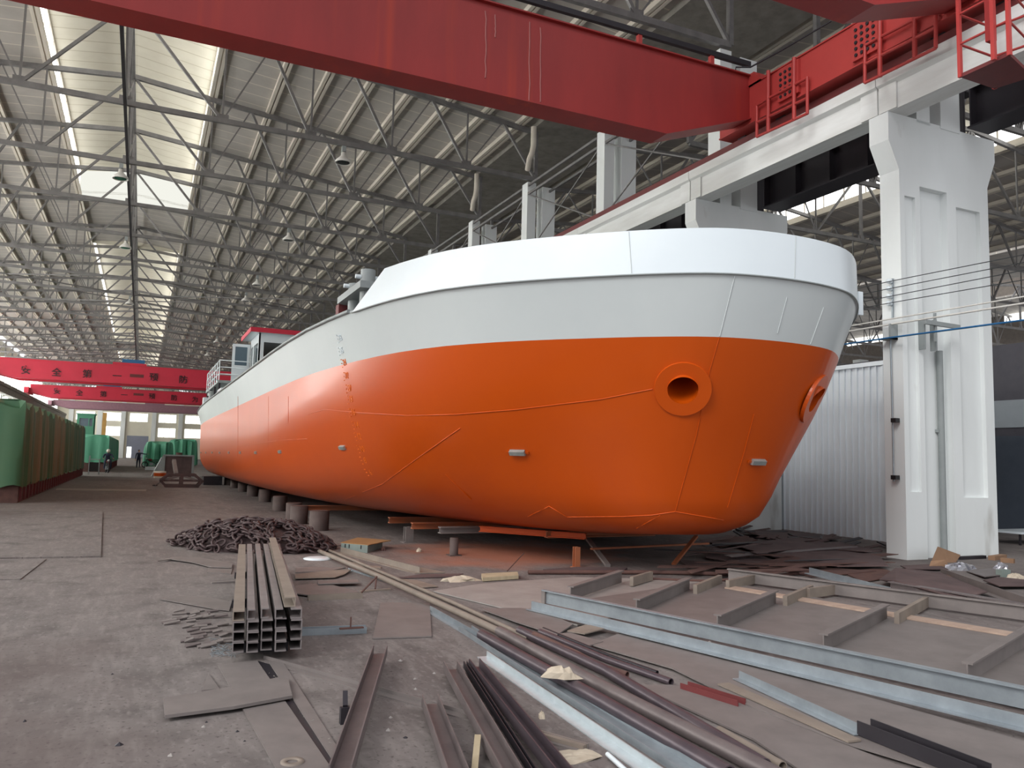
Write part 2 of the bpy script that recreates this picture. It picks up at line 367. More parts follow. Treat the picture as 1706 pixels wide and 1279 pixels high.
for k in range(NT):
    t = tr if k == 0 else copy_tree(tr, None, (RX, Y0+PITCH*k, BZ))
    if k == 0: t['label'] = 'grey steel roof truss above the big red crane, nearest its far girder'
    else: t['label'] = '%s grey steel roof truss beyond the big red crane' % ORD[k-1]
for k in range(-1, 13):
    t = copy_tree(tr, None, (RX2, Y0+PITCH*k, BZ))
    t['group'] = 'trusses of the next bay'; t['label'] = '%s steel truss of the next bay, behind the column row' % ORD[k+1]
# ridge tie, bracing and eave struts along the hall
m = MB(); m.bar((RX, Y0, BZ-.14), (RX, YE, BZ-.14), .1, .12)
tag(m.build('ridge_tie', M['charred'], origin=(RX, Y0, BZ-.2)), 'dark lengthwise tie bar under the middle of all trusses', 'tie bar')
for k in range(2, NT-1):
    y = Y0+PITCH*k
    m = MB(); m.bar((RX, y+.12, BZ+.15), (RX, y+PITCH-.12, RZ-.15), .07); m.bar((RX, y+PITCH-.12, BZ+.15), (RX, y+.12, RZ-.15), .07); m.bar((RX, y+.1, RZ-.2), (RX, y+PITCH-.1, RZ-.2), .12)
    tag(m.build('ceiling_brace', M['truss'], origin=(RX, y, BZ)), 'crossed steel ridge bracing between roof trusses, %s bay along the ridge' % ORD[k-2], 'bracing', 'ridge bracing')
for (k, d) in [(8, 7.5), (8, -7.5), (16, 7.5), (16, -7.5), (9, 0.0)]:
    y = Y0+PITCH*k
    m = MB(); m.bar((RX+d-6, y+.1, BZ+.02), (RX+d+6, y+PITCH-.1, BZ+.02), .07); m.bar((RX+d+6, y+.1, BZ+.02), (RX+d-6, y+PITCH-.1, BZ+.02), .07)
    tag(m.build('ceiling_brace', M['truss'], origin=(RX+d, y, BZ)), 'flat crossed wind bracing under the roof, %s' % {(8, 7.5): 'first bracing bay on the hull side', (8, -7.5): 'first bracing bay on the aisle side', (16, 7.5): 'second bracing bay on the hull side', (16, -7.5): 'second bracing bay on the aisle side', (9, 0.0): 'under the dark gap between skylights'}[(k, d)], 'bracing', 'wind bracing')
# columns
XA, XB = 13.0, 14.34                     # near faces of the two limbs
def recess(m, x0, x1, y0, y1, z0, z1, dz, ins=.1, px=.16):
    """a limb with a sunk panel in its -y and +y faces"""
    m.box((x0, y0+ins, z0), (x1, y1-ins, z1))
    for ya, yb in ((y0, y0+ins), (y1-ins, y1)):
        m.box((x0, ya, z0), (x0+px, yb, z1)); m.box((x1-px, ya, z0), (x1, yb, z1))
        m.box((x0+px, ya, z0), (x1-px, yb, z0+dz)); m.box((x0+px, ya, z1-.25), (x1-px, yb, z1))
def make_column(y):
    r = thing('crane_column', '', 'column', (14.2, y+.22, 0), 'white concrete crane columns')
    a = MB(); recess(a, XA, XA+.56, y, y+.45, 0, 7.2, 1.25, .07, .13)
    a.build('near_limb', M['white'], r)
    c = MB(); recess(c, XB, XB+1.24, y, y+.45, 0, 7.2, 1.15, .09, .26)
    c.build('far_limb', M['white'], r)
    h = MB()
    prof = [(XA, 7.2), (XA, 7.45), (XA-.27, 8.0), (XA-.27, 8.56), (XB+1.5, 8.56), (XB+1.5, 8.1), (XB+1.24, 7.5), (XB+1.24, 7.2)]
    n = len(prof)
    h.add([(x, y, z) for x, z in prof]+[(x, y+.45, z) for x, z in prof], [tuple(range(n)), tuple(range(n, 2*n))[::-1]]+[(i, (i+1) % n, n+(i+1) % n, n+i) for i in range(n)])
    h.build('corbel_head', M['white'], r)
    MB().box((XA+.52, y, 8.5), (XA+.9, y+.5, 12.85)).build('upper_post', M['white'], r)
    MB().box((XB-.15, y-.02, 8.5), (XB+.42, y+.5, 12.75)).build('upper_post', M['white'], r)
    MB().box((XA+.5, y+.15, 0), (XB+.05, y+.32, 7.3)).build('web_wall', M['white'], r)
    return r
cc = make_column(Y0)
cn = ['beside the scrap heap and cardboard boxes', 'behind the bow, second in its row', 'third in its row, showing above the bulwark', 'fourth in its row, posts above the bulwark', 'fifth in its row', 'sixth in its row', 'seventh in its row', 'eighth in its row', 'ninth in its row']
NC = 30
for k in range(NC):
    t = cc if k == 0 else copy_tree(cc, None, (14.2, Y0+.22+PITCH*k, 0))
    t['label'] = 'tall white twin-limb concrete crane column ' + (cn[k] if k < len(cn) else '%s in its row' % ORD[k])
# crane runway: concrete beams, one per bay
for k in range(-1, NC-1):
    y = Y0+.22+PITCH*k
    r = thing('runway_beam', 'whitewashed concrete runway beam under the crane rail, %s span' % ORD[k+1], 'beam', (12.95, y, 8.56), 'hull-side runway beams')
    m = MB(); m.prism([(-.24, 0), (.24, 0), (.24, .5), (.34, .56), (.34, .78), (-.34, .78), (-.34, .56), (-.24, .5)], (13.0, y+.01, 8.56), (13.0, y+PITCH-.01, 8.56))
    m.build('girder', M['beamconc'], r)
    m = MB()
    for yy in (y+.02, y+PITCH-.42): m.box((12.72, yy, 8.565), (12.76, yy+.4, 9.3))
    m.build('end_block', M['beamconc'], r)
m = MB(); m.prism(I(.1, .13, .03), (12.85, 3, 9.34), (12.85, 190, 9.34)); m.box((12.66, 3, 9.345), (12.74, 190, 9.49)); m.box((12.80, 3, 9.335), (12.9, 190, 9.345))
tag(m.build('crane_rail', M['maroon'], origin=(12.85, 3, 9.34)), 'long crane rail on top of the white runway beams', 'rail')
# dark steel runway girders of the next bay
for k in range(-1, 9):
    y = Y0+PITCH*k
    r = thing('side_girder', 'dark riveted steel girder of the next bay, %s span behind the column row' % ORD[k+1], 'girder', (15.4, y, 8.3), 'dark girders of the next bay')
    m = MB(); m.box((15.06, y+.1, 8.6), (15.1, y+PITCH-.15, 9.55)); m.build('web', M['charred'], r)
    m = MB(); m.box((14.8, y+.1, 8.57), (15.45, y+PITCH-.15, 8.61)); m.box((14.8, y+.1, 9.53), (15.45, y+PITCH-.15, 9.57)); m.build('flange', M['charred'], r)
    for i in range(6):
        yy = y+.12+i*(PITCH-.3)/5
        MB().box((14.86, yy-.015, 8.61), (15.06, yy+.015, 9.53)).build('stiffener', M['charred'], r)
# eave struts with crossed rods between the upper posts
for k in range(1, 9):
    y = Y0+PITCH*k
    r = thing('eave_strut', 'pair of long grey eave struts with crossed rods, %s bay of the column row' % ORD[k-1], 'strut', (13.7, y, 12.6), 'eave struts on the posts')
    for z, x in ((12.7, 13.55), (12.35, 13.55), (12.6, 14.5)): MB().bar((x, y+.52, z), (x, y+PITCH-.03, z), .07, .09).build('strut', M['truss'], r)
    m = MB(); m.tube([(13.6, y+.55, 12.3), (13.6, y+PITCH-.05, 9.9)], .03, 6); m.tube([(13.6, y+PITCH-.05, 12.3), (13.6, y+.55, 9.9)], .03, 6); m.build('crossed_rods', M['truss'], r)
# left side: columns, runway, wall
XL = 2*RX-12.75
for k in range(12, 31):
    y = Y0+PITCH*k
    m = MB(); m.box((XL-1.0, y, 0), (XL-.35, y+.6, 7.9)); m.box((XL-1.4, y, 7.9), (XL+.1, y+.6, 8.0)); m.box((XL-1.6, y, 0), (XL-1.0, y+.5, 13))
    tag(m.build('aisle_column', M['white'], origin=(XL-.6, y, 0)), 'white concrete column on the aisle side, %s from the camera end' % ORD[k-12], 'column', 'columns on the aisle side')
r = thing('aisle_runway', 'long pale runway beam on the aisle side above the green tarps', 'beam', (XL, 90, 8))
m = MB(); m.prism([(-.25, 0), (.25, 0), (.25, .7), (.4, .8), (.4, 1.15), (-.4, 1.15), (-.4, .8), (-.25, .7)], (XL-.15, 60, 8.0), (XL-.15, 196, 8.0)); m.build('girder', M['concdark'], r)
m = MB(); m.bar((XL-.15, 60, 9.22), (XL-.15, 196, 9.22), .09, .14); m.build('rail', M['maroon'], r)
struct(MB().box((XL-2.1, 12, 0), (XL-1.9, 200, 15.2)).build('wall_left', M['farwall'], origin=(XL-2, 12, 0)))
for i in range(31):  # window bands, most out of view, added to light roof and hull
    y = Y0+PITCH*i+.7
    for z0, z1 in ((9.6, 12.9), (3.6, 7.2)):
        struct(MB().box((XL-1.9, y, z0), (XL-1.86, y+5.2, z1)).build('window_%d' % wn, M['addedlight'], origin=(XL-1.9, y, z0))); wn += 1
# far gable wall with its windows and door
YW = 200.0
b = MB(); b.box((-40, YW, 0), (60, YW+.4, 13)); b.add([(RX-HS-1, YW, 13), (RX+HS+1, YW, 13), (RX, YW, 18.6), (RX-HS-1, YW+.4, 13), (RX+HS+1, YW+.4, 13), (RX, YW+.4, 18.6)], [(0, 1, 2), (5, 4, 3), (0, 3, 4, 1), (1, 4, 5, 2), (2, 5, 3, 0)])
struct(b.build('wall_back', M['farwall'], origin=(0, YW, 0)))
for i, xx in enumerate((-14.2, -8.6, -3.9, 2.4, 8.0, 13.6)):
    struct(MB().box((xx-.45, YW-.5, 0), (xx+.45, YW, 13)).build('pier_%d' % (i+1), M['white'], origin=(xx, YW, 0)))
for xx in (-11.4, -6.2, -.75, 5.2, 10.8):
    for z0, z1 in ((8.2, 10.0), (4.9, 6.9)):
        if xx == -.75 and z0 < 6: continue
        f = struct(MB().box((xx-1.85, YW-.06, z0), (xx+1.85, YW-.02, z1)).build('window_%d' % wn, M['window'], origin=(xx, YW, z0))); wn += 1
        k = MB()
        for d in (-1.85, -.6, .6, 1.85): k.box((xx+d-.05, YW-.1, z0), (xx+d+.05, YW-.06, z1))
        k.build('window_frame', M['white'], f)
d1 = struct(MB().box((-2.9, YW-.12, 0), (1.5, YW-.02, 5.0)).build('door_1', M['doorgrey'], origin=(-.7, YW, 0)))
MB().box((-2.75, YW-.16, .1), (-1.85, YW-.12, 2.5)).build('wicket_opening', M['window'], d1)
# partitions of the next bay
m = MB(); m.box((15.75, 11.9, 0), (15.85, 40, 4.12))
x0 = 11.9
while x0 < 40: m.box((15.70, x0, 0), (15.75, x0+.035, 4.1)); x0 += .19
m.box((15.66, 11.9, 4.1), (15.9, 40, 4.2))
struct(m.build('wall_partition', M['cladding'], origin=(15.8, 12, 0)), 'white ribbed cladding partition behind the bow')
r = MB(); r.box((22.4, 4, 0), (22.6, 30, 2.7)); struct(r.build('wall_side', M['bluewall'], origin=(22.5, 4, 0)))
z1, z2, z3 = at(1690, 712, 0, 22.4).z, at(1690, 666, 0, 22.4).z, at(1690, 572, 0, 22.4).z
struct(MB().box((22.36, 4, z1), (22.5, 30, z2)).build('trim_1', M['greyband'], origin=(22.4, 4, z1)))
struct(MB().box((22.38, 4, z2), (22.55, 30, z3)).build('wall_upper', M['darkwall'], origin=(22.4, 4, z2)))
struct(MB().box((22.4, 4, 2.7), (22.55, 30, z1)).build('wall_middle', M['darkwall'], origin=(22.4, 4, 2.7)))
for i, y in enumerate((15.2, 21.2, 27.1, 33.0, 39.0, 45.0, 51, 57, 63, 69)):
    m = MB(); m.box((43.5, y, 0), (44.3, y+.6, 9)); tag(m.build('bay_column', M['white'], origin=(44, y, 0)), '%s white column of the far row in the next bay' % ORD[i], 'column', 'far columns of the next bay')
# hanging lamps at the bottom chords
def make_lamp(p):
    r = thing('hanging_lamp', '', 'lamp', p, 'lamps hung from the roof trusses'); x, y, z = p
    MB().tube([(x, y, z), (x, y, z+.55)], .03, 8).build('stem', M['charred'], r)
    MB().lathe([(.05, .34), (.09, .33), (.1, .2), (.13, .17), (.28, .02), (.3, -.06), (.27, -.06), (.25, .0), (.08, .14)], p, 18).build('shade', M['lampwhite'], r)
    MB().cyl((x, y, z-.05), .22, .03, 16).build('lens', M['glass'], r)
    MB().box((x-.07, y-.07, z+.36), (x+.07, y+.07, z+.56)).build('ballast', M['greytank'], r)
    return r
lamp = None; n = 0
for k, d in [(3, 7.4), (4, 0), (6, 0), (5, 7.4), (7, 7.4), (8, 7.4), (12, 7.4), (14, 7.4), (9, 0)]:
    p = (RX+d-.22, Y0+PITCH*k-.14, BZ-.72)
    if lamp is None: lamp = make_lamp(p); t = lamp
    else: t = copy_tree(lamp, None, p)
    t['label'] = 'grey bell lamp ' + ('under the skylight' if d == 0 else 'over the hull side') + ', at the %s truss beyond the big red crane' % ORD[k-1]
# ------------------------------------------------------------------ big red crane overhead
cr = thing('overhead_crane', 'big dark red double girder overhead crane spanning above the bow', 'crane', (-1, 11.7, 8.9))
def girder(y0, y1, x0, x1, zb, zt, ze, xl, xr, m, parent, name='box_girder'):
    pf = [(x0, ze), (xl, zb), (xr, zb), (x1, ze), (x1, zt), (x0, zt)]
    g = MB()
    g.add([(x, y0+.03, z) for x, z in pf]+[(x, y1-.03, z) for x, z in pf], [tuple(range(6)), tuple(range(6, 12))[::-1]]+[(i, (i+1) % 6, 6+(i+1) % 6, 6+i) for i in range(6)])
    for (xa, za), (xb, zb2) in zip(pf[:3], pf[1:4]):
        g.add([(xa, y0-.03, za), (xb, y0-.03, zb2), (xb, y1+.03, zb2), (xa, y1+.03, za), (xa, y0-.03, za-.025), (xb, y0-.03, zb2-.025), (xb, y1+.03, zb2-.025), (xa, y1+.03, za-.025)],
              [(0, 1, 2, 3), (7, 6, 5, 4), (0, 4, 5, 1), (1, 5, 6, 2), (2, 6, 7, 3), (3, 7, 4, 0)])
    g.box((x0, y0-.05, zt), (x1, y1+.05, zt+.03))
    return g.build(name, m, parent)
bg1 = girder(14.2, 14.77, -14.6, 12.45, 8.91, 10.75, 9.74, -12.4, 10.08, M['redgirder'], cr)
girder(8.6, 9.17, -14.6, 12.45, 8.91, 10.75, 9.74, -12.4, 10.0, M['redgirder'], cr)
for px_, y0_, y1_ in ((811, 16, 128), (827, 22, 60), (884, 34, 170), (903, 44, 168)):
    k = MB(); r_ = random.Random(px_); pts = []
    a_, b_ = at(px_, y0_, 1, 14.165), at(px_, y1_, 1, 14.165)
    for i in range(9): pts.append(a_.lerp(b_, i/8)+V((r_.uniform(-.012, .012), 0, 0)))
    k.tube([V((p.x, 14.226, p.z)) for p in pts], .014, 6); k.build('paint_drip', M['drip'], bg1)
m = MB(); m.box((12.45, 7.9, 9.62), (13.15, 15.3, 10.5)); m.box((12.42, 7.9, 10.5), (13.18, 15.3, 10.53)); m.box((12.42, 7.9, 9.6), (13.18, 15.3, 9.63))
for y in (8.8, 14.4): m.add([(12.42, y-.6, 10.5), (12.42, y+.6, 10.5), (12.42, y+.35, 10.8), (12.42, y-.35, 10.8), (13.1, y-.6, 10.5), (13.1, y+.6, 10.5), (13.1, y+.35, 10.8), (13.1, y-.35, 10.8)], [(0, 1, 2, 3), (7, 6, 5, 4), (0, 4, 5, 1), (1, 5, 6, 2), (2, 6, 7, 3), (3, 7, 4, 0)])
m.build('end_truck', M['redbright'], cr)
for yb in (10.55, 12.62):
    m = MB(); m.box((12.38, yb, 9.7), (12.45, yb+.62, 10.45)); sp_ = m.build('splice_plate', M['redbright'], cr)
    m = MB()
    for i in range(4):
        for j in range(5): m.cyl((12.385, yb+.1+.14*i, 9.8+.13*j), .035, .03, 8, 0, (-1, 0, 0))
    m.build('bolts', M['charred'], sp_)['kind'] = 'stuff'
for y in (8.4, 9.6, 13.6, 14.9):
    MB().cyl((12.78, y, 9.63), .145, .14, 20, 0, (1, 0, 0)).build('travel_wheel', M['charred'], cr)
def rails(lines, x, r, name, m, parent):
    for ln in lines:
        MB().tube([at(a, c, 0, x) for a, c in ln], r, 8).build(name, m, parent)
g1 = MB(); 
for i, (pp, rr_) in enumerate((([[(1261, 175), (1261, 228)], [(1280, 118), (1280, 220)], [(1323, 96), (1323, 199)], [(1345, 128), (1345, 190)]], [[(1261, 176), (1280, 164), (1345, 130)], [(1261, 204), (1345, 163)], [(1261, 228), (1280, 219), (1345, 189)]]),
                               ([[(1441, 75), (1441, 138)], [(1466, 30), (1466, 128)], [(1524, 24), (1524, 97)], [(1559, 12), (1559, 80)]], [[(1441, 76), (1466, 62), (1559, 14)], [(1441, 107), (1466, 93), (1559, 46)], [(1441, 138), (1466, 126), (1559, 80)]]))):
    for ln in pp: q = MB().tube([at(u, v, 0, 12.36) for u, v in ln], .045 if ln[0][0] in (1280, 1323, 1466, 1524) else .035, 8).build('guard_rail_post', M['redbright'], cr)
    for ln in rr_: MB().tube([at(u, v, 0, 12.36) for u, v in ln], .032, 8).build('guard_rail', M['redbright'], q)
# conductor bar on brackets above the girder
p0, p1 = at(860, -6, 1, 14.45), at(1249, 108, 1, 14.45)
q = MB().bar(p0+(p0-p1)*1.4, p1, .1, .12).build('conductor_bar', M['charred'], cr)
for u in (1052, 1178):
    t = (u-860)/(1249-860); p = p0+(p1-p0)*t; MB().box((p.x-.05, 14.42, 10.7), (p.x+.05, 14.52, p.z)).build('bracket', M['redbright'], q)
m = MB(); m.tube([at(1225, 122, 1, 14.4), at(1226, 112, 1, 14.4), at(1250, 112, 1, 14.2), at(1300, 85, 1, 13.6), at(1385, 35, 1, 12.6)], .02, 6); m.build('cable', M['charred'], cr)
# access platform hung from the end truck
zp = 7.9
c3 = at(1720, 128, 2, zp)
c1, c2, c4 = at(1600, 129, 2, zp), at(1657, 148, 2, zp), at(1682, 92, 2, zp)
fo = MB().slab([(x, y, zp+.06) for x, y in [(c1.x, c1.y), (c2.x, c2.y), (c3.x, c3.y), (c4.x, c4.y)]], .06).build('access_platform', M['maroon'], cr)
def vp(x, y, z0, z1, w, m=M['redbright']): MB().bar((x, y, z0), (x, y, z1), w, w, (1, 0, 0)).build('platform_post', m, fo)
cor = [(c1.x, c1.y), (c2.x, c2.y), (c3.x, c3.y), (c4.x, c4.y)]
for x, y in cor: vp(x, y, zp, 10.2, .055)
mp_ = at(1642, 110, 2, zp); vp(mp_.x, mp_.y-.1, zp+.35, 10.4, .11, M['redgirder']); mp_ = at(1656, 100, 2, zp); vp(mp_.x, mp_.y, zp, 10.2, .06)
for z in (8.45, 8.95): 
    for (xa, ya), (xb, yb) in zip(cor, cor[1:]+cor[:1]): MB().tube([(xa, ya, z), (xb, yb, z)], .02, 6).build('platform_rail', M['redbright'], fo)
# ------------------------------------------------------------------ far cranes
def text_mesh(s, size, depth, name, m, parent, pos, rot, bold=.012):
    cu = bpy.data.curves.new(name, 'FONT'); cu.body = s; cu.size = size; cu.extrude = depth; cu.align_x = 'CENTER'; cu.align_y = 'CENTER'; cu.offset = size*bold
    to = bpy.data.objects.new(name, cu); COL.objects.link(to)
    dg = bpy.context.evaluated_depsgraph_get(); dg.update()
    me = bpy.data.meshes.new_from_object(to.evaluated_get(dg)); bpy.data.objects.remove(to)
    o = bpy.data.objects.new(name, me); COL.objects.link(o); me.materials.clear(); me.materials.append(m)
    off = V((0, 0, 0)); q = parent
    while q is not None: off += q.location; q = q.parent
    o.parent = parent; o.matrix_local = Matrix.Translation(V(pos)-off) @ rot.to_4x4()
    KIDS.setdefault(parent.name, []).append(o)
    return o
RXX = Matrix.Rotation(math.pi/2, 3, 'X')
def far_crane(y, zb, zt, m, label, chars, plate, tro):
    r = thing('overhead_crane', label, 'crane', (RX, y, zb), 'cranes far down the hall')
    girder(y, y+.7, XL+.2, 12.6, zb, zt, zb+.55, XL+2.6, 10.2, m, r); girder(y+3.4, y+4.1, XL+.2, 12.6, zb, zt, zb+.55, XL+2.6, 10.2, m, r)
    for x in (XL-.2, 12.55): MB().box((x-.3, y-.8, 9.5), (x+.3, y+5, zb+1.2)).build('end_truck', m, r)
    if tro:
        x = at(tro, 600, 1, y).x
        t = MB().box((x-1.6, y+.1, zt), (x+1.8, y+4, zt+.3)).build('trolley', m, r); MB().box((x-.7, y+.6, zt+.3), (x+1.6, y+2.4, zt+.75)).build('hoist_motor', M['bluehose'], t)
    for s, px, py in chars:
        p = at(px, py, 1, y-.06); text_mesh(s, .95, .01, 'lettering', M['lettering'], r, p, RXX)
    if plate:
        p = at(plate[0], plate[1], 1, y); MB().box((p.x-.7, y-.02, p.z-.17), (p.x+.7, y+.02, p.z+.17)).build('name_plate', M['maroon'], r)
    return r
far_crane(98, 9.0, 11.0, M['pinkred'], 'bright red crane girder with black Chinese safety lettering, nearer of the two far ones', [('安', 43, 617), ('全', 94, 621), ('第', 145, 623.5), ('一', 195, 627), ('预', 256, 629), ('防', 305, 633), ('为', 356, 636), ('主', 407, 639)], (228, 626), 215)
far_crane(133, 9.1, 10.75, M['pinkred'], 'bright red crane girder with black Chinese lettering, second and farther one', [('安', 95, 652), ('全', 132, 655), ('第', 172, 657), ('一', 207, 658.5), ('预', 253, 660.5), ('防', 290, 663), ('为', 325, 666), ('主', 361, 669)], (231, 657), 184)
far_crane(166, 9.1, 10.4, M['brownpink'], 'faded brownish pink crane girder without lettering near the far wall', [], None, 262)
# ------------------------------------------------------------------ the boat
XC = 7.6; ZD = 4.11
boat = thing('boat', 'large orange and white steel cargo boat on stands in the hall', 'boat', (XC, 30, .42))
Fb = mono([0, .35, .74, 1.04, 1.29, 1.565, 1.8, 2.16, 2.6, 3.05, 3.5], [0, .86, 1.57, 2.15, 2.7, 3.3, 3.72, 4.12, 4.4, 4.56, 4.6])
def F(t): return Fb(math.sqrt(max(t, 0)))
zs = [.45, .52, .62, .75, .9, 1.2, 1.46, 1.9, 2.4, 2.85, 3.3, 3.7, ZD]
fy = mono([.45, .52, .62, .9, 1.46, 2.4, 3.3, ZD], [12.3, 11.0, 9.85, 9.25, 9.0, 8.52, 8.08, 7.80])
fB = mono([.45, .52, .62, .9, 1.2, 1.46, 2.4, 3.3, ZD], [3.7, 3.95, 4.18, 4.42, 4.53, 4.56, 4.58, 4.6, 4.84])
fl_ = mono([.45, .52, .62, .9, 1.46, 2.4, 3.3, ZD], [2.6, 2.6, 2.5, 2.0, 1.5, 1.1, 1.0, 1.0])
fe = mono([.45, .62, .9, 1.46, 2.4, ZD], [45.5, 47.5, 49.5, 52, 53, 53.2])
SS = [0, .006, .02, .05, .1, .17, .26, .38, .52, .7, .92, 1.2, 1.5, 1.85, 2.2, 2.6, 3.0, 3.5, 4.1, 4.8, 5.7, 6.8, 8.2, 10, 12.3, 15, 18]
NAFT = 12
def halfring(z, side, B=None):
    out = []; ys, lam, bb, ye = fy(z), fl_(z), (B or fB(z)), fe(z)
    st = [ys+s for s in SS]; last = st[-1]
    st += [last+(ye-last)*(i+1)/NAFT for i in range(NAFT)]
    for y in st:
        h = bb/4.6*F((y-ys)/lam)
        if y > 40: h *= 1-.06*((y-40)/13)**2
        out.append(V((XC+side*h, y, z)))
    return out
def hull_part(levels, mats, name, bottom=False):
    m = MB(); rows = []
    for z in levels:
        a = halfring(z, -1); c = halfring(z, 1); rows.append(a[::-1]+c[1:])
    n = len(rows[0]); vs = [p for r in rows for p in r]
    fs = [(k*n+i, k*n+i+1, (k+1)*n+i+1, (k+1)*n+i) for k in range(len(levels)-1) for i in range(n-1)]
    fs += [((k+1)*n, (k+1)*n+n-1, k*n+n-1, k*n) for k in range(len(levels)-1)]
    if bottom:
        c = (n-1)//2
        for i in range(c): 
            a, d, e, f = i, i+1, n-2-i, n-1-i
            fs.append((a, d, e, f) if d != e else (a, d, f))
    m.add(vs, fs, 0, True)
    return m, vs, fs
lowz = [z for z in zs if z <= 3.31]; upz = [z for z in zs if z >= 3.29]
ml, vl, fl1 = hull_part(lowz, None, 'l', True); mu, vu, fu = hull_part(upz, None, 'u')
BV = BVHTree.FromPolygons([tuple(v) for v in vl+vu], [tuple(f) for f in fl1]+[tuple(i+len(vl) for i in f) for f in fu])
def hit(px, py):
    d = ray(px, py).normalized(); h = BV.ray_cast(CAM, d)
    if h[0] is None: return None, None
    n = h[1]
    if n.dot(d) > 0: n = -n
    return h[0], n
lower = ml.build('lower_hull', M['orange'], boat, smooth_angle=38); lower['label'] = 'orange painted lower hull'
# hawse pipes: cut the plating and set a pipe with a flange
def cut_hole(o, c, r):
    off = boat.location; bm = bmesh.new(); bm.from_mesh(o.data); lc = c-off-o.location
    for _ in range(3):
        fs = [f for f in bm.faces if (f.calc_center_median()-lc).length < r+max(.12, max(e.calc_length() for e in f.edges)*.75) and max(e.calc_length() for e in f.edges) > .05]
        es = list({e for f in fs for e in f.edges if e.calc_length() > .05})
        if not es: break
        bmesh.ops.subdivide_edges(bm, edges=es, cuts=3, use_grid_fill=True)
    bmesh.ops.delete(bm, geom=[f for f in bm.faces if (f.calc_center_median()-lc).length < r], context='FACES')
    bm.to_mesh(o.data); bm.free()
    for p in o.data.polygons: p.use_smooth = True
for (px, py) in ((1137.5, 648), (1333, 660)):
    c, nn = hit(px, py)
    if px < 1200: c_near, n_near = c.copy(), nn.copy()
    else: c, nn = V((2*XC-c_near.x, c_near.y, c_near.z)), V((-n_near.x, n_near.y, n_near.z))
    cut_hole(lower, c, .225)
    fm = MB(); fm.lathe([(.2, -.03), (.2, .022), (.37, .022), (.375, .0), (.375, -.03)], c, 40, 0, nn, False)
    hz = fm.build('hawse_flange', M['orange'], boat)
    ax = (nn*1.0+V((0, 0, -.35))).normalized()
    pm = MB(); pm.lathe([(.205, .02), (.2, -.45), (.2, -.7), (1e-3, -.7)], c, 32, 0, ax); pm.build('hawse_pipe', M['orange'], hz)
upper = mu.build('upper_hull', M['hullwhite'], boat, smooth_angle=38); upper['label'] = 'pale grey white topsides'
m = MB(); a, c = halfring(ZD, -1), halfring(ZD, 1); n = len(a)
m.add([p-V((0, 0, .03)) for p in a+c], [(i, i+1, n+i+1, n+i) for i in range(n-1)]); m.build('deck', M['greytank'], boat)
# bulwark round the bow, with its cap and slanted after ends
m = MB(); zb, zt = 4.07, 4.65
def bul(z, side, B, y0):
    out = []; 
    ye = 13.35 if z < 4.4 else 12.35
    for s in SS:
        y = min(y0+s, ye); out.append(V((XC+side*B/4.6*F(y-y0), y, z)))
        if y >= ye: break
    return out
lo_o = bul(zb, -1, 4.85, 7.79)[::-1]+bul(zb, 1, 4.85, 7.79)[1:]
def rs(pts, n=150):
    d = [0]
    for p, q in zip(pts, pts[1:]): d.append(d[-1]+(q-p).length)
    out = []
    for k in range(n):
        t = d[-1]*k/(n-1); i = max(j for j in range(len(d)) if d[j] <= t+1e-9); i = min(i, len(d)-2)
        u = (t-d[i])/(d[i+1]-d[i]); out.append(pts[i].lerp(pts[i+1], u))
    return out
hi_o = bul(zt, -1, 4.75, 7.77)[::-1]+bul(zt, 1, 4.75, 7.77)[1:]
lo_o, hi_o = rs(lo_o), rs(hi_o); n = 150
inn = lambda pts: [V((XC+(p.x-XC)*.985, p.y+.06*(1 if p.y < 11 else 0), p.z)) for p in pts]
lo_i, hi_i = inn(lo_o), inn(hi_o)
m.add(lo_o+hi_o+hi_i+lo_i, [(k*n+i, k*n+i+1, ((k+1) % 4)*n+i+1, ((k+1) % 4)*n+i) for k in range(4) for i in range(n-1)]+[(0, n, 2*n, 3*n), (n-1, 4*n-1, 3*n-1, 2*n-1)], 0, True)
bw = m.build('bulwark', M['bulwhite'], boat, smooth_angle=40); bw['label'] = 'bright white bulwark round the bow'
MB().tube([p+V((0, 0, -.005)) for p in lo_o], .012, 6).build('bulwark_foot_bar', M['greytank'], bw)
p, q = at(1430, 468, 0, 11.15), at(1434, 512, 0, 11.15)
sx_ = at(1432, 490, 1, 9.3); MB().bar((sx_.x, 9.3, 4.12), (sx_.x, 9.3, 4.5), .05, .10, (1, 0, 0)).build('bulwark_stay', M['bulwhite'], bw)
side_edge = [p for p in halfring(ZD, -1) if p.y > 13]
MB().tube([p+V((-.01, 0, 0)) for p in side_edge], .035, 6).build('sheer_bar', M['greytank'], boat)
MB().tube([V((2*XC-p.x+.01, p.y, p.z)) for p in side_edge], .035, 6).build('sheer_bar', M['greytank'], boat)
def pjx(p):
    v = p-CAM; d = v.dot(FW); return W/2+FPX*v.dot(RR)/d
for px_ in (1050, 1324):
    i_ = min(range(150), key=lambda i: abs(pjx(lo_o[i])-px_)+(100 if lo_o[i].y > 12 else 0)); j_ = min(range(150), key=lambda i: abs(pjx(hi_o[i])-px_)+(100 if hi_o[i].y > 12 else 0))
    MB().tube([lo_o[i_]+V((0, -.002, .02)), hi_o[j_]+V((0, -.002, -.01))], .007, 6).build('bulwark_seam', M['hullwhite'], bw)
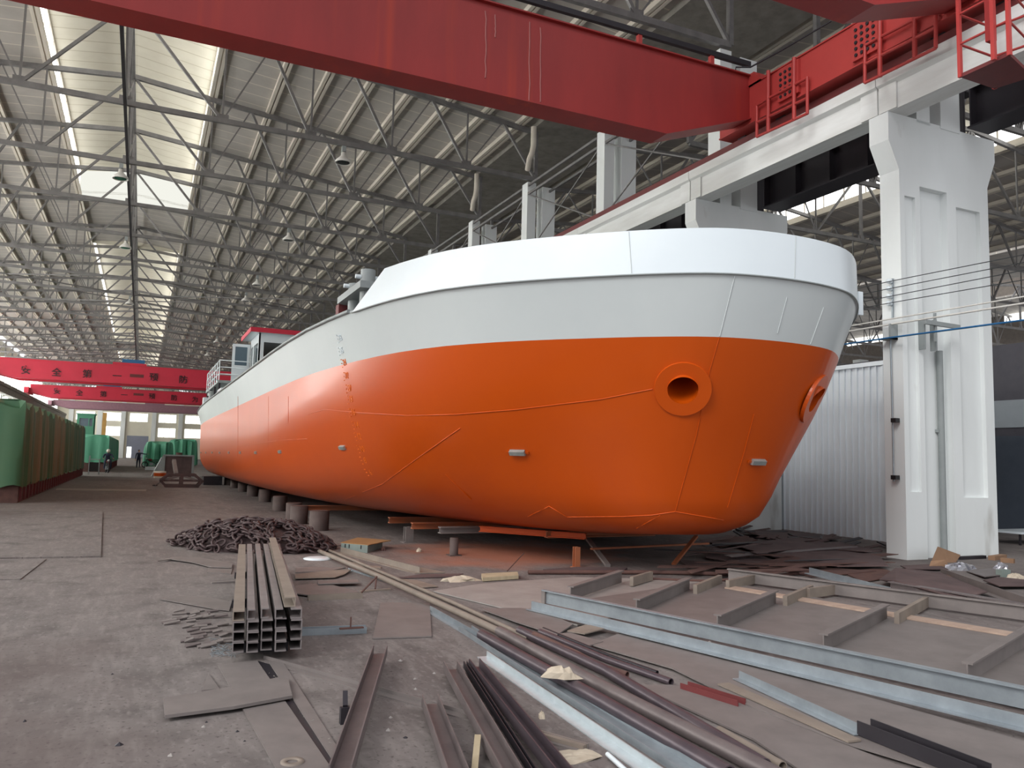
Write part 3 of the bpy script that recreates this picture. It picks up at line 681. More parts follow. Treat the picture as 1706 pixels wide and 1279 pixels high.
# raised weld seams that show on the plating
def seam(pts, r=.008, m='orange'):
    out = []
    for (xa, ya), (xb, yb) in zip(pts, pts[1:]):
        k = max(2, int(math.hypot(xb-xa, yb-ya)/14))
        for i in range(k):
            c, nn = hit(xa+(xb-xa)*i/k, ya+(yb-ya)*i/k)
            if c is not None: out.append(c+nn*.002)
    c, nn = hit(*pts[-1])
    if c is not None: out.append(c+nn*.002)
    if len(out) > 1: MB().tube(out, r, 6).build('weld_seam', M[m], boat)
seam([(1198, 563), (1182, 618), (1160, 725), (1125, 852)]); seam([(1224, 460), (1199, 560)], .009, 'hullwhite')
seam([(1256, 690), (1240, 752), (1212, 845)]); seam([(945, 861), (1040, 860), (1085, 858), (1125, 852), (1205, 866)])
seam([(1372, 512), (1350, 573)], .008, 'hullwhite'); seam([(1311, 495), (1295, 555)], .008, 'hullwhite')
seam([(512, 690), (541, 682), (600, 687.5), (680, 692), (760, 690), (860, 682), (1000, 665), (1087, 648)])
seam([(767, 713), (700, 760), (637, 806), (575, 832)]); seam([(742, 790), (785, 832)]); seam([(400, 743), (470, 733), (512, 731)])
seam([(880, 860), (915, 843), (945, 861)]); seam([(1100, 858), (1060, 880)])
for px in (447, 480, 396): seam([(px, 741-abs(px-447)*.2), (px, 560+(480-px)*.75)] if False else [(px, 760), (px+.5, 700), (px+.5, 660)], .006)
# zinc anodes along the bilge
def anode(px, py, s=1.0):
    c, nn = hit(px, py)
    if c is None: return
    t = V((0, 0, 1)).cross(nn).normalized(); k = MB()
    k.prism([(-.045, 0), (.045, 0), (.032, .05), (-.032, .05)], c-t*.13*s, c+t*.13*s, nn); a = k.build('zinc_anode', M['zinc'], boat)
    MB().bar(c-t*.19*s+nn*.01, c+t*.19*s+nn*.01, .04, .012, nn).build('anode_strap', M['orange'], a)
for px, py in ((863, 753), (572, 745), (467.8, 752.3), (427, 753.8), (401, 753.8), (381.9, 753.8), (366.4, 754), (354, 753.8), (343.5, 753.8), (335.5, 754), (1262, 769)): anode(px, py)
# draft marks
for s, px, py in (('28', 567, 563), ('26', 569.5, 584), ('24', 574.5, 604), ('22', 578, 626), ('20', 582, 647), ('18', 585, 665), ('16', 589, 687), ('14', 595, 708), ('12', 599, 727), ('10', 604, 748), ('8', 609, 767), ('6', 618, 787)):
    c, nn = hit(px, py)
    x = V((0, 0, 1)).cross(nn).normalized(); y = nn.cross(x)
    rot = Matrix((x, y, nn)).transposed()
    text_mesh(s, .17, .006, 'draft_mark', M['bulwhite'] if py < 600 else M['litmarkorange'], boat, c+nn*.006, rot, 0)
    tk = MB()
    for d in (-.07, 0, .07):
        tk.bar(c-x*.17+y*d, c-x*.13+y*d, .014, .03, nn)
    tk.build('draft_tick', M['bulwhite'] if py < 600 else M['litmarkorange'], boat)
# wheelhouse, upper deck, fittings
wh = thing('x', '', '', (0, 0, 0)); bpy.data.objects.remove(wh)
hx0, hx1, hy0, hy1 = 5.1, 10.1, 42.0, 45.4
k = MB()
def wall_with(k, p, q, z0, z1, holes, th=.08):
    p, q = V(p), V(q); d = (q-p); Ln = d.length; d.normalize(); nrm = V((d.y, -d.x, 0))
    xs = sorted({0, Ln}|{h for a in holes for h in (a[0], a[1])}); zz = sorted({z0, z1}|{h for a in holes for h in (a[2], a[3])})
    for xa, xb in zip(xs, xs[1:]):
        for za, zb_ in zip(zz, zz[1:]):
            if any(a[0] <= xa and xb <= a[1] and a[2] <= za and zb_ <= a[3] for a in holes): continue
            A, B_ = p+d*xa, p+d*xb
            k.add([A+V((0, 0, za)), B_+V((0, 0, za)), B_+V((0, 0, zb_)), A+V((0, 0, zb_))]+[v-nrm*th for v in (A+V((0, 0, za)), B_+V((0, 0, za)), B_+V((0, 0, zb_)), A+V((0, 0, zb_)))],
                  [(0, 1, 2, 3), (7, 6, 5, 4), (0, 4, 5, 1), (1, 5, 6, 2), (2, 6, 7, 3), (3, 7, 4, 0)])
wall_with(k, (hx0, hy0, 0), (hx1, hy0, 0), 4.09, 7.75, [(.25, 1.85, 6.05, 7.3), (1.95, 3.05, 6.05, 7.3), (3.15, 4.75, 6.05, 7.3)])
wall_with(k, (hx0, hy1, 0), (hx0, hy0, 0), 4.09, 7.75, [(.25, 1.05, 5.3, 7.3), (1.4, 3.1, 6.05, 7.3)])
wall_with(k, (hx1, hy0, 0), (hx1, hy1, 0), 4.09, 7.75, [(.3, 3.0, 6.05, 7.3)]); wall_with(k, (hx1, hy1, 0), (hx0, hy1, 0), 4.09, 7.75, [(1, 4, 6.05, 7.3)])
wh = k.build('wheelhouse', M['bulwhite'], boat)
k = MB(); k.box((hx0+.03, hy0+.03, 6.0), (hx1-.03, hy0+.05, 7.35)); k.box((hx0+.03, hy0+.05, 6.0), (hx0+.05, hy1-1.2, 7.35)); k.box((hx1-.05, hy0+.05, 6.0), (hx1-.03, hy1-.1, 7.35)); k.box((hx0+.3, hy1-.05, 6.0), (hx1-.3, hy1-.03, 7.35))
k.build('window_panes', M['glass'], wh)
k = MB(); k.box((hx0-.45, hy0-.45, 7.75), (hx1+.45, hy1+.3, 7.9)); rf = k.build('wheelhouse_roof', M['bulwhite'], wh)
k = MB(); k.box((hx0-.48, hy0-.48, 7.72), (hx1+.48, hy0-.44, 7.95)) ; k.box((hx0-.48, hy0-.44, 7.72), (hx0-.44, hy1+.33, 7.95)); k.build('red_roof_trim', M['pinkred'], wh)
k = MB(); wall_with(k, (4.15, hy1-.3, 0), (5.05, hy1-.3, 0), 5.45, 7.5, [(.14, .76, 6.35, 7.35)], .06); dr = k.build('open_door', M['bulwhite'], wh)
MB().box((4.27, hy1-.28, 6.33), (4.93, hy1-.26, 7.37)).build('door_pane', M['blueglass'], wh)
ux0, ux1, uy0, uy1 = 3.45, 11.75, 44.4, 53.0
ud = MB().box((ux0, uy0, 5.3), (ux1, uy1, 5.42)).build('upper_deck', M['greytank'], boat)
for y in (44.6, 47.4, 50.2, 52.8):
    MB().bar((ux0+.1, y, 4.08), (ux0+.1, y, 5.3), .1, .1, (1, 0, 0)).build('deck_post', M['charred'], ud)
k = MB(); k.box((4.4, 46, 4.09), (11, 52.5, 5.3)); k.build('deckhouse', M['hullwhite'], ud)
for y in [44.5+1.4*i for i in range(7)]: MB().tube([(ux0+.05, y, 5.42), (ux0+.05, y, 6.5)], .03, 6).build('railing_post', M['bulwhite'], ud)
for z in (5.78, 6.14, 6.5): MB().tube([(5.05, 44.5, z), (ux0+.05, 44.5, z), (ux0+.05, 52.9, z), (ux1, 52.9, z)], .026, 6).build('railing_bar', M['bulwhite'], ud)
k = MB(); k.box((3.3, 52.3, 4.09), (3.75, 53.1, 5.0)); k.build('stern_locker', M['bulwhite'], boat)
for x, y, h, rr_ in ((3.7, 50.8, 1.15, .22), (3.55, 49.2, .8, .16)):
    k = MB(); k.cyl((x, y, 4.09), rr_, h, 14); k.lathe([(rr_*1.5, h), (rr_*1.6, h+.15), (rr_*.6, h+.3), (1e-3, h+.32)], (x, y, 4.09), 14); k.build('vent_cowl', M['greytank'], boat)
k = MB(); k.box((3.3, 40.5, 4.09), (4.2, 42.5, 4.75)); k.build('deck_box', M['bulwhite'], boat)
# twin bitts with hood beside the bulwark end
bt = MB().slab([(3.2, 13.25, 4.62), (3.2, 15.0, 4.62), (3.35, 15.25, 4.6), (4.3, 15.25, 4.62), (4.3, 13.25, 4.62)], .12).build('bitt_hood', M['greytank'], boat)
for y in (13.62, 14.5):
    k = MB(); k.cyl((3.42, y, 4.09), .13, .80 if y < 14 else .72, 18); k.build('bitt_post', M['greytank'], bt)
    k = MB(); k.tube([(3.2, y, 4.76), (3.64, y, 4.76)], .04, 8); k.build('bitt_pin', M['bulwhite'], bt)
k = MB(); k.box((3.22, 14.95, 4.09), (3.4, 15.2, 4.5)); k.build('bitt_bracket', M['maroon'], bt)
# ------------------------------------------------------------------ stands and blocking under the hull
stands = [(532, 884.5, .215), (498, 873.5, .21), (489, 867, .2), (466, 851.5, .21), (441, 836.5, .21), (420, 827, .21), (404, 819.5, .21), (390.5, 813, .21), (380, 808, .21)]
for i, (px, py, r) in enumerate(stands):
    p = fl(px, py)+V((.03, r, 0))
    t = thing('pipe_stand', 'rusty pipe stand under the hull side, %s from the bow end' % ORD[i], 'stand', (p.x, p.y, 0), 'pipe stands under the hull')
    m = MB(); m.lathe([(r, 0), (r, .425), (r*.93, .425), (r*.93, .05), (1e-3, .05)], p, 24); m.build('pipe', M['pipestand'], t)
    m = MB(); m.cyl((p.x, p.y, .405), r*.9, .03, 24); m.build('top_plate', M['rust'], t)
p = fl(356, 808); m = MB(); m.box((p.x-.5, p.y, 0), (p.x+.4, p.y+1.2, .44)); m.box((p.x-.5, p.y-.01, .16), (p.x+.4, p.y, .19)); m.box((p.x-.5, p.y-.01, .3), (p.x+.4, p.y, .33))
tag(m.build('keel_block', M['charred']), 'dark stacked keel block under the stern end of the hull', 'block')
for i, (x, y) in enumerate(((7.6, 20), (7.6, 26), (7.6, 33), (7.6, 40), (11.3, 19.5), (11.3, 25))):
    m = MB(); m.lathe([(.21, 0), (.21, .435), (1e-3, .435)], (x, y, 0), 20)
    tag(m.build('keel_stand', M['pipestand']), '%s steel pipe stand under the middle and far side of the hull' % ORD[i], 'stand', 'inner stands under the hull')
bm_ = [(505, 843, 0.40), (648, 863, .40), (686, 872, .40), (732, 879, .40), (910, 886, .43)]
for i, (px, py, z) in enumerate(bm_):
    p = fl(px, py, z); x1 = 2*XC-p.x
    m = MB(); m.prism(I(.14, .12, .02), (p.x, p.y, z-.1), (x1, p.y+.05, z-.1))
    tag(m.build('cross_beam', M['overspray'] if i != 3 else M['greysteel']), ('overspray-orange' if i != 3 else 'bare grey ended') + ' steel cross beam under the hull, %s from the stern end' % ORD[i], 'beam', 'cross beams under the hull')
def post(label, p, z, w, m, prof=None, name='shore_post'):
    k = MB()
    if prof == 'pipe': k.lathe([(w/2, 0), (w/2, z), (1e-3, z)], p, 18); k.box((p.x-w*.7, p.y-w*.7, 0), (p.x+w*.7, p.y+w*.7, .015))
    else: k.prism([(a-0, b-w/2) for a, b in I(w, w, w*.14)], p, V((p.x, p.y, z)), (0, 1, 0)); k.box((p.x-w*.8, p.y-w*.8, 0), (p.x+w*.8, p.y+w*.8, .015))
    tag(k.build(name, m), label, 'post')
post('dark round pipe post standing under the bow cross beam', fl(756, 925), .30, .15, M['pipestand'], 'pipe')
post('grey steel section post under the bow, beside the orange-lidded box', fl(680, 903), .30, .16, M['greysteel'])
post('orange-tinted square post under the forefoot of the bow', fl(960, 945), .32, .09, M['overspray'])  # orange tint painted in for light bounced off the hull
p0, p1 = fl(800, 885, .36), fl(976, 898, .345)
tag(MB().prism(I(.12, .1, .014), p0, p1).build('raker_beam', M['orange']), 'orange steel beam slanting forward under the bow to its square post', 'beam')
def strut(label, a, b, w, m, name='brace'):
    tag(MB().bar(a, b, w, w*.5).build(name, m), label, 'brace')
strut('grey slanting brace leaning from the forefoot beam to the floor', fl(976, 893, .33), fl(1013, 942, .02), .08, M['greysteel'])
strut('orange slanting brace under the front of the stem', at(1160, 893, 1, fl(1122, 940).y+.25), fl(1122, 940, .02), .07, M['overspray'])
strut('horizontal orange bar between the braces under the bow', fl(985, 914, .22), fl(1180, 905, .22), .06, M['overspray'])
# ------------------------------------------------------------------ bundle of channels
f0, f1 = fl(384, 1088, .08), fl(499, 1079, .08); b0 = fl(398, 905, .42)
ax = (f1-f0); ax.z = 0; Wc = ax.length/5; ax.normalize()
fr = V((f0.x, f0.y, 0)); bk = V((b0.x, b0.y, 0)); dr = (bk-fr); Ln = dr.length; dr.normalize()
sd = V((dr.y, -dr.x, 0))
Hc = .082; z0 = .085
def chan(col, row, flip=False, dx=0, dz=0, lab=''):
    o = fr+sd*(Wc*col+dx)+dr*(random.uniform(-.05, .06))
    w, h, t = Wc-.005, Hc-.002, .009
    fw = w*(.6 if row == 3 and 0 < col < 4 else .86)
    pr = [(0, 0), (fw, 0), (fw, t), (t, t), (t, h-t), (fw, h-t), (fw, h), (0, h)]
    if flip: pr = [(w-a, b) for a, b in pr][::-1]
    z = z0+row*Hc+dz
    m = MB(); m.prism(pr, o+V((0, 0, z)), o+dr*Ln+V((0, 0, z)))
    return tag(m.build('steel_channel', M['beigesteel'] if row >= 3 and (col == 0 or row == 4) else M['channelsteel'], origin=o+V((0, 0, z))), lab, 'steel channel', 'bundle of steel channels')
rw = ['bottom', 'second', 'third', 'top']; cl = ['aisle-side', 'second', 'middle', 'fourth', 'hull-side']
for r_ in range(4):
    for c_ in range(5):
        chan(c_, r_, c_ == 4, [0, .008, .012, .016][3-r_]*.6, 0, 'steel channel in the %s layer of the bundle, %s column' % (rw[r_], cl[c_]))
chan(4, 4, True, -.05, 0, 'beige steel channel lying alone on top of the channel bundle')
for i, s in enumerate((.08, .5, .93)):
    o = fr+dr*(Ln*s)-sd*(.0 if i else -.02)
    m = MB(); m.bar(o+V((0, 0, .04))+sd*(.02 if i == 0 else -.03), o+sd*(Wc*5+.03 if i else Wc*5-.1)+V((0, 0, .04)), .09, .08)
    tag(m.build('timber_bearer', M['charred']), 'dark bearer under the %s of the channel bundle' % ('near end', 'middle', 'chain end')[i], 'bearer')
# ------------------------------------------------------------------ heap of anchor chain
cA, cB = fl(273, 905), fl(505, 925); cc0 = fl(392, 915); 
LINKS = MB()
def link(c, u, w_, a, b_, r):
    pts = []
    for k in range(12):
        t = 2*math.pi*k/12
        pts.append(c+u*(a*math.copysign(abs(math.cos(t))**.8, math.cos(t)))+w_*(b_*math.sin(t)))
    LINKS.tube(pts, r, 6, 0, True)
def heap_h(x):  # x in -1..1 along the heap
    return .50*max(0, 1-abs(x)**2.2)**.7*(.92+.08*math.sin(5*x))
ex = (cB-cA); exl = ex.length/2; exn = ex.normalized(); mid = (cA+cB)/2; eyn = V((-exn.y, exn.x, 0))
if eyn.y < 0: eyn = -eyn
rnd = random.Random(3)
for s in range(34):
    # strands laid over the heap
    u0 = rnd.uniform(-.95, .75); v = rnd.uniform(-.9, .9); ang = rnd.uniform(-.5, .5); n_ = rnd.randint(9, 16); st = .135
    x, y = u0*exl, v*.95
    prev = None
    for k in range(n_):
        ang += rnd.uniform(-.35, .35)
        x += math.cos(ang)*st; y += math.sin(ang)*st*.9
        q = math.hypot(x/exl, y/1.05)
        if q > 1: ang += .9; x -= math.cos(ang)*.05; continue
        z = max(.03, .42*(1-q**2.4)**.8+rnd.uniform(-.03, .03)+.03)
        c = mid+exn*x+eyn*(y+.55)+V((0, 0, z))
        u = (c-prev).normalized() if prev is not None and (c-prev).length > .01 else exn
        prev = c
        sdv = u.cross(V((0, 0, 1))).normalized(); upv = sdv.cross(u)
        tl = (.5 if k % 2 else -.7)+rnd.uniform(-.3, .3)
        link(c, u, (sdv*math.cos(tl)+upv*math.sin(tl)), .092, .052, .021)
for k in range(46):  # rim of links lying on the floor
    t = rnd.uniform(0, 2*math.pi); rr_ = rnd.uniform(.88, 1.05)
    c = mid+exn*(math.cos(t)*exl*rr_)+eyn*(math.sin(t)*1.05*rr_+.55)+V((0, 0, .03+rnd.uniform(0, .05)))
    a = t+math.pi/2+rnd.uniform(-.6, .6); u = exn*math.cos(a)+eyn*math.sin(a); link(c, u, V((0, 0, 1)).cross(u)*.9+V((0, 0, rnd.uniform(-.5, .5))), .092, .052, .021)
hp = MB(); NN = 26
vs = [mid+eyn*.55+V((0, 0, .40))]; fs = []
for j in range(1, 7):
    q = j/6
    for k in range(NN):
        t = 2*math.pi*k/NN; vs.append(mid+exn*(math.cos(t)*exl*.92*q)+eyn*(math.sin(t)*.96*q+.55)+V((0, 0, max(0, .40*max(0, 1-q**2.4)**.8)*(.85+.15*rnd.random()))))
for k in range(NN): fs.append((0, 1+k, 1+(k+1) % NN))
for j in range(5):
    for k in range(NN): fs.append((1+j*NN+k, 1+(j+1)*NN+k, 1+(j+1)*NN+(k+1) % NN, 1+j*NN+(k+1) % NN))
LINKS.add(vs, fs, 0, False)
ch = LINKS.build('anchor_chain', M['chain'])
tag(ch, 'heap of heavy rusty anchor chain on the floor beyond the channel bundle', 'chain')
for i, pts in enumerate(([(585, 860), (600, 870), (578, 873)], )): pass
# ------------------------------------------------------------------ loose steel on the floor
ZT = [0]
def plate(label, px, th=.012, z=None, m='greysteel', name='steel_plate', cat='plate', group=None):
    z = th if z is None else z
    k = MB(); k.slab([fl(a, b, z) for a, b in px], th)
    return tag(k.build(name, M[m]), label, cat, group)
def bar_(label, a, b, prof, z=0.0, z2=None, m='brownsteel', name='steel_angle', cat='steel bar', group=None, up=(0, 0, 1), roll=0):
    p, q = fl(a[0], a[1], z), fl(b[0], b[1], z if z2 is None else z2)
    if roll:
        c, s = math.cos(roll), math.sin(roll); prof = [(x*c-y*s, x*s+y*c) for x, y in prof]
        mn = min(y for _, y in prof); prof = [(x, y-mn) for x, y in prof]
    k = MB(); k.prism(prof, p, q, up)
    return tag(k.build(name, M[m]), label, cat, group)
def pipe_(label, pts, r, z=None, m='darkpipe', name='steel_pipe', hollow=.82, n=16):
    z = r if z is None else z
    zz = z if hasattr(z, '__len__') else [z]*len(pts)
    k = MB(); k.tube([fl(a, b, c) for (a, b), c in zip(pts, zz)], r, n, hollow=hollow)
    return tag(k.build(name, M[m]), label, 'pipe')
# plates let lie along the aisle
plate('large flat floor plate on the aisle, beyond the smaller one', [(-60, 850), (171, 852), (168, 926), (-90, 930)], .02, m='floor', name='floor_plate')
plate('small slanting floor plate beside the large one on the aisle', [(-60, 934), (77, 931), (34, 964), (-80, 966)], .012, m='floor', name='floor_plate')
plate('thin wide plate flush on the floor behind the chain heap', [(252, 853), (470, 856), (500, 882), (275, 884)], .008, m='floor', name='floor_plate')
plate('long dull plate lying across the aisle near the green tarps', [(95, 813), (244, 815), (243, 818), (92, 816)], .01, m='beigesteel', name='floor_strip')
# left scatter
plate('bent flat offcut with a torn tip lying before the chain heap', [(263, 934), (290, 927), (332, 928), (388, 938), (386, 945), (352, 944), (320, 936), (285, 931)], .01, .03)
plate('greenish flat strip tucked beside the channel bundle', [(347, 944), (388, 945), (385, 955), (345, 953)], .01, .012)
plate('pointed flat offcut halfway along the channel bundle', [(266, 997), (300, 991), (352, 995), (386, 1002), (382, 1016), (362, 1014)], .01, .02)
bar_('narrow flat bar end poking from beneath the channel bundle', (352, 972), (390, 970), [(-.03, 0), (.03, 0), (.03, .02), (-.03, .02)], m='greysteel', name='flat_bar')
rnd = random.Random(11)
for i in range(46):
    x, y = rnd.uniform(272, 382), rnd.uniform(1016, 1076)
    if x < 275+abs(y-1040)*.9: x += 45
    p = fl(x, y, .012); a = rnd.uniform(-.15, .25); ln = rnd.uniform(.07, .15); d = V((math.cos(a), math.sin(a), 0))
    k = MB(); k.prism([(-.018, 0), (.018, 0), (.022, .012), (-.02, .02)], p-d*ln/2-V((0, 0, .012)), p+d*ln/2+V((0, 0, rnd.uniform(-.008, .012))))
    tag(k.build('steel_offcut', M['greysteel'] if i % 3 else M['brownsteel']), 'short steel offcut in the scatter beside the channel bundle', 'offcut', 'offcuts beside the channel bundle')
k = MB()
for i in range(70):
    x, y = rnd.uniform(352, 392), rnd.uniform(1062, 1094); p = fl(x, y, .004); a = rnd.uniform(0, 3.1); d = V((math.cos(a), math.sin(a), .15)); k.bar(p-d*.03, p+d*.04, .004, .003)
tag(k.build('wire_clippings', M['galv']), 'loose wire clippings swept against the bundle corner', 'clippings', kind='stuff')
# board, strips and plates in front of the bundle
plate('long flat plate on the floor, partly under the wide board', [(363, 1107), (428, 1099), (560, 1290), (468, 1292)], .012, .014, 'greysteel', 'steel_strip')
plate('second long flat plate lying parallel beside the gap of debris', [(448, 1102), (470, 1100), (592, 1290), (572, 1292)], .012, .014, 'greysteel', 'steel_strip')
plate('wide bent board lying askew over the long flat plate', [(272, 1162), (400, 1141), (472, 1126), (480, 1130), (487, 1158), (390, 1176), (275, 1191)], .02, .045, 'greysteel', 'steel_board')
plate('small triangular plate offcut behind the wide board', [(336, 1149), (347, 1121), (366, 1147)], .012, .02)
plate('dark debris filled gap strip between the two long flat plates', [(430, 1101), (446, 1100), (570, 1290), (556, 1290)], .004, .006, 'charred', 'gap_strip', 'strip')
k = MB(); p = fl(487, 1269, .015); k.lathe([(.03, 0), (.03, .006), (.062, .006), (.065, -.012)], p, 24); k.lathe([(1e-3, -.002), (.032, -.002)], p, 24)
tag(k.build('steel_washer', M['beigesteel']), 'round steel disc lying on the long flat plate', 'disc')
rnd = random.Random(5)
k = MB()
for i in range(60):
    t = rnd.random(); x, y = 432+(570-432)*t+rnd.uniform(-5, 5), 1102+(1262-1102)*t; p = fl(x, y, .008); s = rnd.uniform(.006, .018)
    k.add([p+V((rnd.uniform(-s, s), rnd.uniform(-s, s), rnd.uniform(-s, s)*.7)) for _ in range(4)], [(0, 1, 2), (0, 2, 3), (0, 3, 1), (1, 3, 2)])
tag(k.build('slag_crumbs', M['concdark']), 'slag crumbs filling the gap between the flat plates', 'crumbs', kind='stuff')
# long angle across, big channel, channels at the bottom edge
bar_('long grey steel angle lying crosswise under the channels', (440, 1098), (980, 1248), L(.075, .008, .032), 0, m='greysteel', roll=0)
bar_('big open steel channel resting over the long angle, mouth upward', (633, 1090), (566, 1300), U(.115, .075, .008), .085, .06, 'brownsteel', 'steel_channel', 'steel channel')
k = MB(); p = fl(574, 1205); k.box((p.x-.03, p.y-.02, 0), (p.x+.03, p.y+.02, .1)); k.bar(p+V((0, 0, .1)), p+V((.02, .1, .16)), .03)
tag(k.build('support_chock', M['charred']), 'small upright chock beside the big open channel', 'chock')
bar_('short open channel at the bottom edge, leftmost of the dark three', (716, 1174), (772, 1330), U(.11, .07, .007), .036, None, 'brownsteel', 'steel_channel', 'steel channel')
bar_('dark open channel between the leaning stick and its neighbour channel', (750, 1116), (862, 1320), U(.11, .07, .007), .036, None, 'brownsteel', 'steel_channel', 'steel channel')
bar_('dark open channel nearest the galvanised beam', (790, 1112), (945, 1310), U(.09, .07, .007), .036, None, 'darkpipe', 'steel_channel', 'steel channel')
bar_('narrow dark channel squeezed behind the dark open pair', (775, 1112), (900, 1312), U(.03, .05, .006), .036, None, 'charred', 'steel_channel', 'steel channel')
a, b = fl(796, 1226, .09), fl(789, 1300, .02)
tag(MB().bar(a, b, .035, .02).build('wooden_stick', M['wood']), 'pale wooden stick leaning beside the dark open channels', 'stick')
# galvanised profiles and pipes
bar_('pale galvanised angle at the lower edge of the pipe pile', (812, 1094), (1112, 1300), L(.09, .008, .05), .0, m='brightgalv', roll=0)
bar_('wide galvanised channel beside the mill pipes', (775, 1050), (1160, 1296), U(.14, .045, .007), .0, None, 'galv', 'galvanised_channel', 'steel channel')
bar_('thin galvanised angle running on from the wide channel', (717, 1018), (800, 1066), L(.06, .006), .0, m='galv')
pipe_('dark mill pipe nearest the galvanised channel', [(802, 1057), (1000, 1166), (1215, 1290)], .047, .05)
pipe_('brownish mill pipe, middle one of the thick three', [(832, 1051), (1000, 1142), (1310, 1300)], .047, .05, 'brownsteel')
pipe_('thick mill pipe with a violet sheen, upper of the three', [(866, 1050), (1010, 1117), (1275, 1276)], .042, .05)
pipe_('long beige scaffold tube reaching from the chain heap to the mill pipes', [(530, 917), (627, 958), (790, 1032), (835, 1053)], .034, [.03, .12, .05, .05], 'beigesteel')
pipe_('thin pale tube beside the long scaffold tube', [(540, 913), (640, 955), (760, 1006), (880, 1062)], .022, .03, 'beigesteel')
pipe_('slightly bent reddish tube with open end', [(890, 1056), (960, 1088), (1000, 1110), (1045, 1124)], .026, [.08, .07, .05, .04], 'rust')
pipe_('dark thin tube with open end beside the sheet', [(900, 1052), (1010, 1098), (1118, 1136)], .028, .03, 'darkpipe')
pipe_('slim dark rod lying along the sheet edge', [(905, 1047), (1015, 1092), (1095, 1120)], .016, .03, 'charred')
pipe_('pale short pipe near the bottom edge', [(1198, 1217), (1304, 1277)], .03, .03, 'beigesteel')
k = MB(); k.tube([fl(1012, 1256, .02), fl(1050, 1290, .02)], .014, 8); tag(k.build('plastic_rod', M['bulwhite']), 'short white plastic rod beside the galvanised angle', 'rod')
def lump(label, px, py, sx, sy, sz, m, name, cat, z=0, seed=1, n=14, ang=0.0, zb=0.0):
    r_ = random.Random(seed); p = fl(px, py, zb); k = MB(); vs = []; fs = []
    for j in range(4):
        q = (1, .8, .45, .08)[j]; h = (0, .55, .9, 1)[j]
        for i in range(n):
            t = 2*math.pi*i/n; w_ = 1+r_.uniform(-.28, .28)
            x, y = math.cos(t)*sx*q*w_, math.sin(t)*sy*q*w_
            vs.append(p+V((x*math.cos(ang)-y*math.sin(ang), x*math.sin(ang)+y*math.cos(ang), sz*h*(1+r_.uniform(-.25, .25))*(j > 0))))
    for j in range(3):
        for i in range(n): fs.append((j*n+i, j*n+(i+1) % n, (j+1)*n+(i+1) % n, (j+1)*n+i))
    fs.append(tuple(range(3*n, 4*n))); fs.append(tuple(range(n))[::-1])
    k.add(vs, fs, 0, False); return tag(k.build(name, M[m]), label, cat)
lump('crumpled beige rag draped on the brownish mill pipe', 935, 1128, .13, .07, .07, 'rag', 'rag', 'rag', seed=2, zb=.10, ang=-.6)
lump('pale plaster lump on the floor beside the galvanised angle', 902, 1196, .02, .025, .04, 'rag', 'plaster_lump', 'lump', seed=4)
bar_('broken grey flat bar behind the dark channels', (888, 1224), (976, 1249), [(-.03, 0), (.03, 0), (.03, .03), (-.03, .03)], .0, m='beigesteel', name='flat_bar')
lump('rust-coloured rubble patch under the bar ends at the bottom edge', 955, 1262, .2, .1, .02, 'rag', 'rubble_heap', 'rubble', seed=8)
# plates on the right
plate('square grey plate lying alone in the clear floor', [(634, 1003), (716, 1004), (719, 1059), (621, 1062)], .012, .016)
plate('broad dusty plate sheet under the scaffold tubes', [(722, 984), (800, 972), (955, 961), (1186, 966), (1175, 985), (1010, 1030), (962, 1040), (906, 1030), (830, 1010)], .014, .02, 'paleplate')
plate('dull plate offcut slid under the bright angle', [(868, 1012), (905, 1018), (955, 1039), (928, 1057), (860, 1035), (800, 1013)], .012, .04)
plate('kinked plate offcut beyond the pipe ends', [(945, 1050), (975, 1040), (1013, 1045), (974, 1055)], .01, .05, 'beigesteel')
plate('lower plate offcut with upturned tip beyond the pipe ends', [(930, 1055), (948, 1053), (1005, 1068), (977, 1076)], .01, .035, 'greysteel')
plate('big grey sheet lying under the bright angle toward the frame corner', [(985, 1073), (1035, 1053), (1200, 1090), (1720, 1238), (1720, 1330), (1420, 1240), (1250, 1175), (1120, 1112)], .012, .03)
plate('large dull sheet in the lower corner, under the pale short pipe', [(1118, 1140), (1180, 1150), (1320, 1205), (1640, 1330), (1420, 1340), (1255, 1230), (1060, 1140)], .012, .02, 'greysteel')
bar_('dark red channel poking out between two sheets', (1140, 1150), (1236, 1180), U(.09, .06, .008), .0, None, 'maroon', 'steel_channel', 'steel channel')
bar_('bright silvery angle lying on the big sheet', (1232, 1130), (1436, 1224), L(.06, .006), .034, m='galv')
bar_('dull flat strip lying beside the silvery angle', (1205, 1140), (1424, 1236), [(-.05, 0), (.05, 0), (.05, .012), (-.05, .012)], .034, m='beigesteel', name='flat_bar')
bar_('dark open channel running on from the silvery angle to the bottom edge', (1440, 1222), (1640, 1302), U(.12, .085, .008), .034, None, 'charred', 'steel_channel', 'steel channel')
# stiffened frame
A0, A1 = fl(908, 1004, .03), fl(1760, 1192, .03)
dA = (A1-A0).normalized(); nA = V((-dA.y, dA.x, 0)); nA = nA if nA.y > 0 else -nA
fr_ = thing('stiffened_panel', 'big grey welded stiffened steel panel lying behind the bright angle', 'steel panel', (A0.x, A0.y, 0))
B0, B1 = fl(1214, 966, .03), fl(1760, 1040, .03)
MB().slab([fl(960, 1000, .038), fl(1190, 966, .038), fl(1760, 1062, .038), fl(1760, 1186, .038)], .012).build('base_sheet', M['greysteel'], fr_)
k = MB(); k.prism([(0, 0), (.012, 0), (.012, .14), (.06, .14), (.06, .155), (0, .155)], A0, A1); k.build('front_girder', M['galv'], fr_)
k = MB(); k.bar(A0+V((0, 0, .07))+dA*.03, A0+V((0, 0, .07))-dA*.03, .07, .14); k.build('girder_end_plate', M['greysteel'], fr_)
